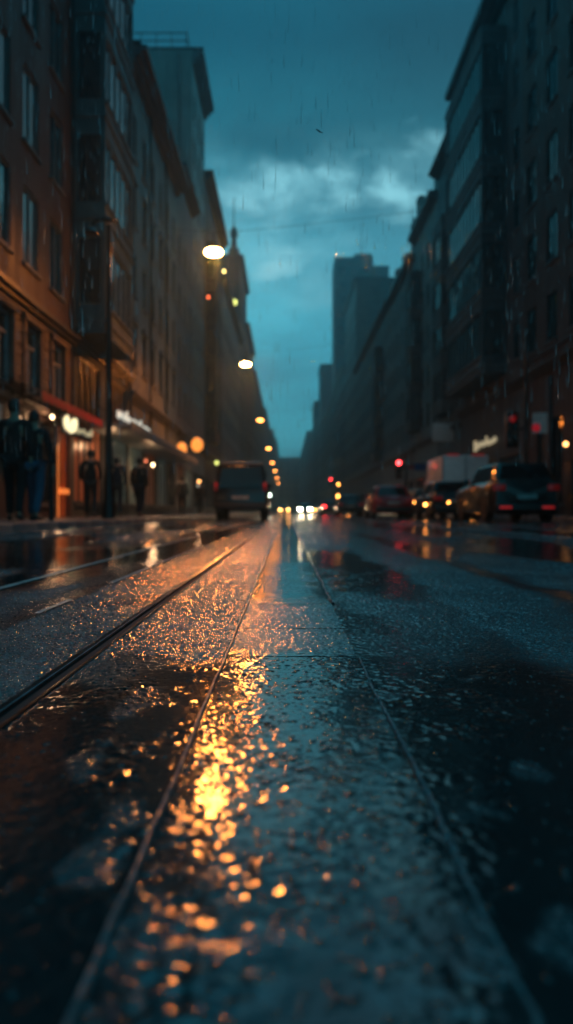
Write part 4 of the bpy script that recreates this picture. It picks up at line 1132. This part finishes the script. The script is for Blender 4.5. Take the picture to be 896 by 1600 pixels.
cl = {k: plain(k+'_cloth', c, .85, sc_=25, bump=.002) for k, c in dict(black=(.008,.008,.010), navy=(.012,.016,.028), jeans=(.03,.085,.14), charcoal=(.02,.021,.024), brown=(.03,.02,.018)).items()}
hair = plain('dark_hair', (.012,.010,.009), .5)
person('person in black coat walking away at the left edge, taller of the nearest pair', -4.30, 12.15, R(4), cl['black'], cl['black'], hair, stride=.16, arms=(.12,-.10), h=1.92)
person('person in black coat and blue jeans beside the tallest walker', -4.02, 12.25, R(-5), cl['black'], cl['jeans'], hair, stride=.18, h=1.76, arms=(-.1,.12))
person('person in black with legs apart standing alone before the lit doorway', -5.15, 20.2, R(12), cl['black'], cl['charcoal'], hair, stride=.20, hands='pocket', h=1.78)
person('hooded person in navy coat right beside the dark lamp post', -4.75, 21.5, R(10), cl['navy'], cl['charcoal'], hair, stride=.15, hood=True, h=1.74)
person('person in long black coat walking under the grey canopy', -4.25, 22.2, R(-8), cl['black'], cl['navy'], hair, stride=.24, h=1.72, coatlen=.62)
person('person in charcoal coat standing alone under the globe lanterns', -4.75, 35.0, R(0), cl['charcoal'], cl['black'], hair, stride=.10, h=1.75)
person('person in brown coat closest to the left side of the van', -4.6, 41, R(0), cl['brown'], cl['black'], hair, stride=.14, h=1.72)

# ------------------------------------------------------------------ falling rain and a blown leaf
rng = random.Random(21); rn = MB()
for i in range(3000):
    d = rng.uniform(2.4, 8.5); x = rng.uniform(-.40, .40)*d; zt = rng.uniform(.1, .95)*d*.75+CAMH*.9
    ln = rng.uniform(.02, .075); r_ = rng.uniform(.0004, .00105); sl = rng.uniform(-.03, .05)
    rn.tube([(x,d,zt),(x+sl*ln*.5,d,zt-ln*.5),(x+sl*ln,d,zt-ln*.9),(x+sl*ln,d,zt-ln)], [r_*.2,r_*.8,r_,r_*.2], 5)
mr, t, b = newmat('falling_water'); b.inputs['Base Color'].default_value = (.75,.85,.9,1); b.inputs['Roughness'].default_value = .15; b.inputs['Transmission Weight'].default_value = .6; b.inputs['IOR'].default_value = 1.33
o = rn.build('rain', mr, smooth=True); tag(o, 'fine streaks of falling rain over the whole street', 'rain', kind='stuff')
lf = thing('blown_leaf', 'tiny dark leaf blowing through the air below the dark cloud', 'leaf', (.0935, 2.2, CAMH+1.092))
v = [(-.011,0,.005),(-.004,.001,.0048),(.004,.001,-.001),(.012,0,-.006),(.003,.001,-.0046),(-.005,.001,.0006)]
MB().add(v+[(a, b_+.0006, c) for a, b_, c in v], [tuple(range(6)), tuple(range(11,5,-1))]+[(i, 6+i, 6+(i+1)%6, (i+1)%6) for i in range(6)]).build('leaf_blade', M['shoe'], lf)

# ------------------------------------------------------------------ rain haze
hz = MB().box(-90,-40,-1.2,110,720,90)
mh = bpy.data.materials.new('rain_haze'); mh.use_nodes = True; nt = mh.node_tree; nt.nodes.clear()
ou = nt.nodes.new('ShaderNodeOutputMaterial'); pv = nt.nodes.new('ShaderNodeVolumePrincipled'); nt.links.new(pv.outputs[0], ou.inputs['Volume'])
pv.inputs['Color'].default_value = (.48,.80,.90,1); pv.inputs['Density'].default_value = .0020; pv.inputs['Anisotropy'].default_value = .78
o = hz.build('haze', mh); tag(o, 'rain haze filling the street', 'haze', kind='stuff')
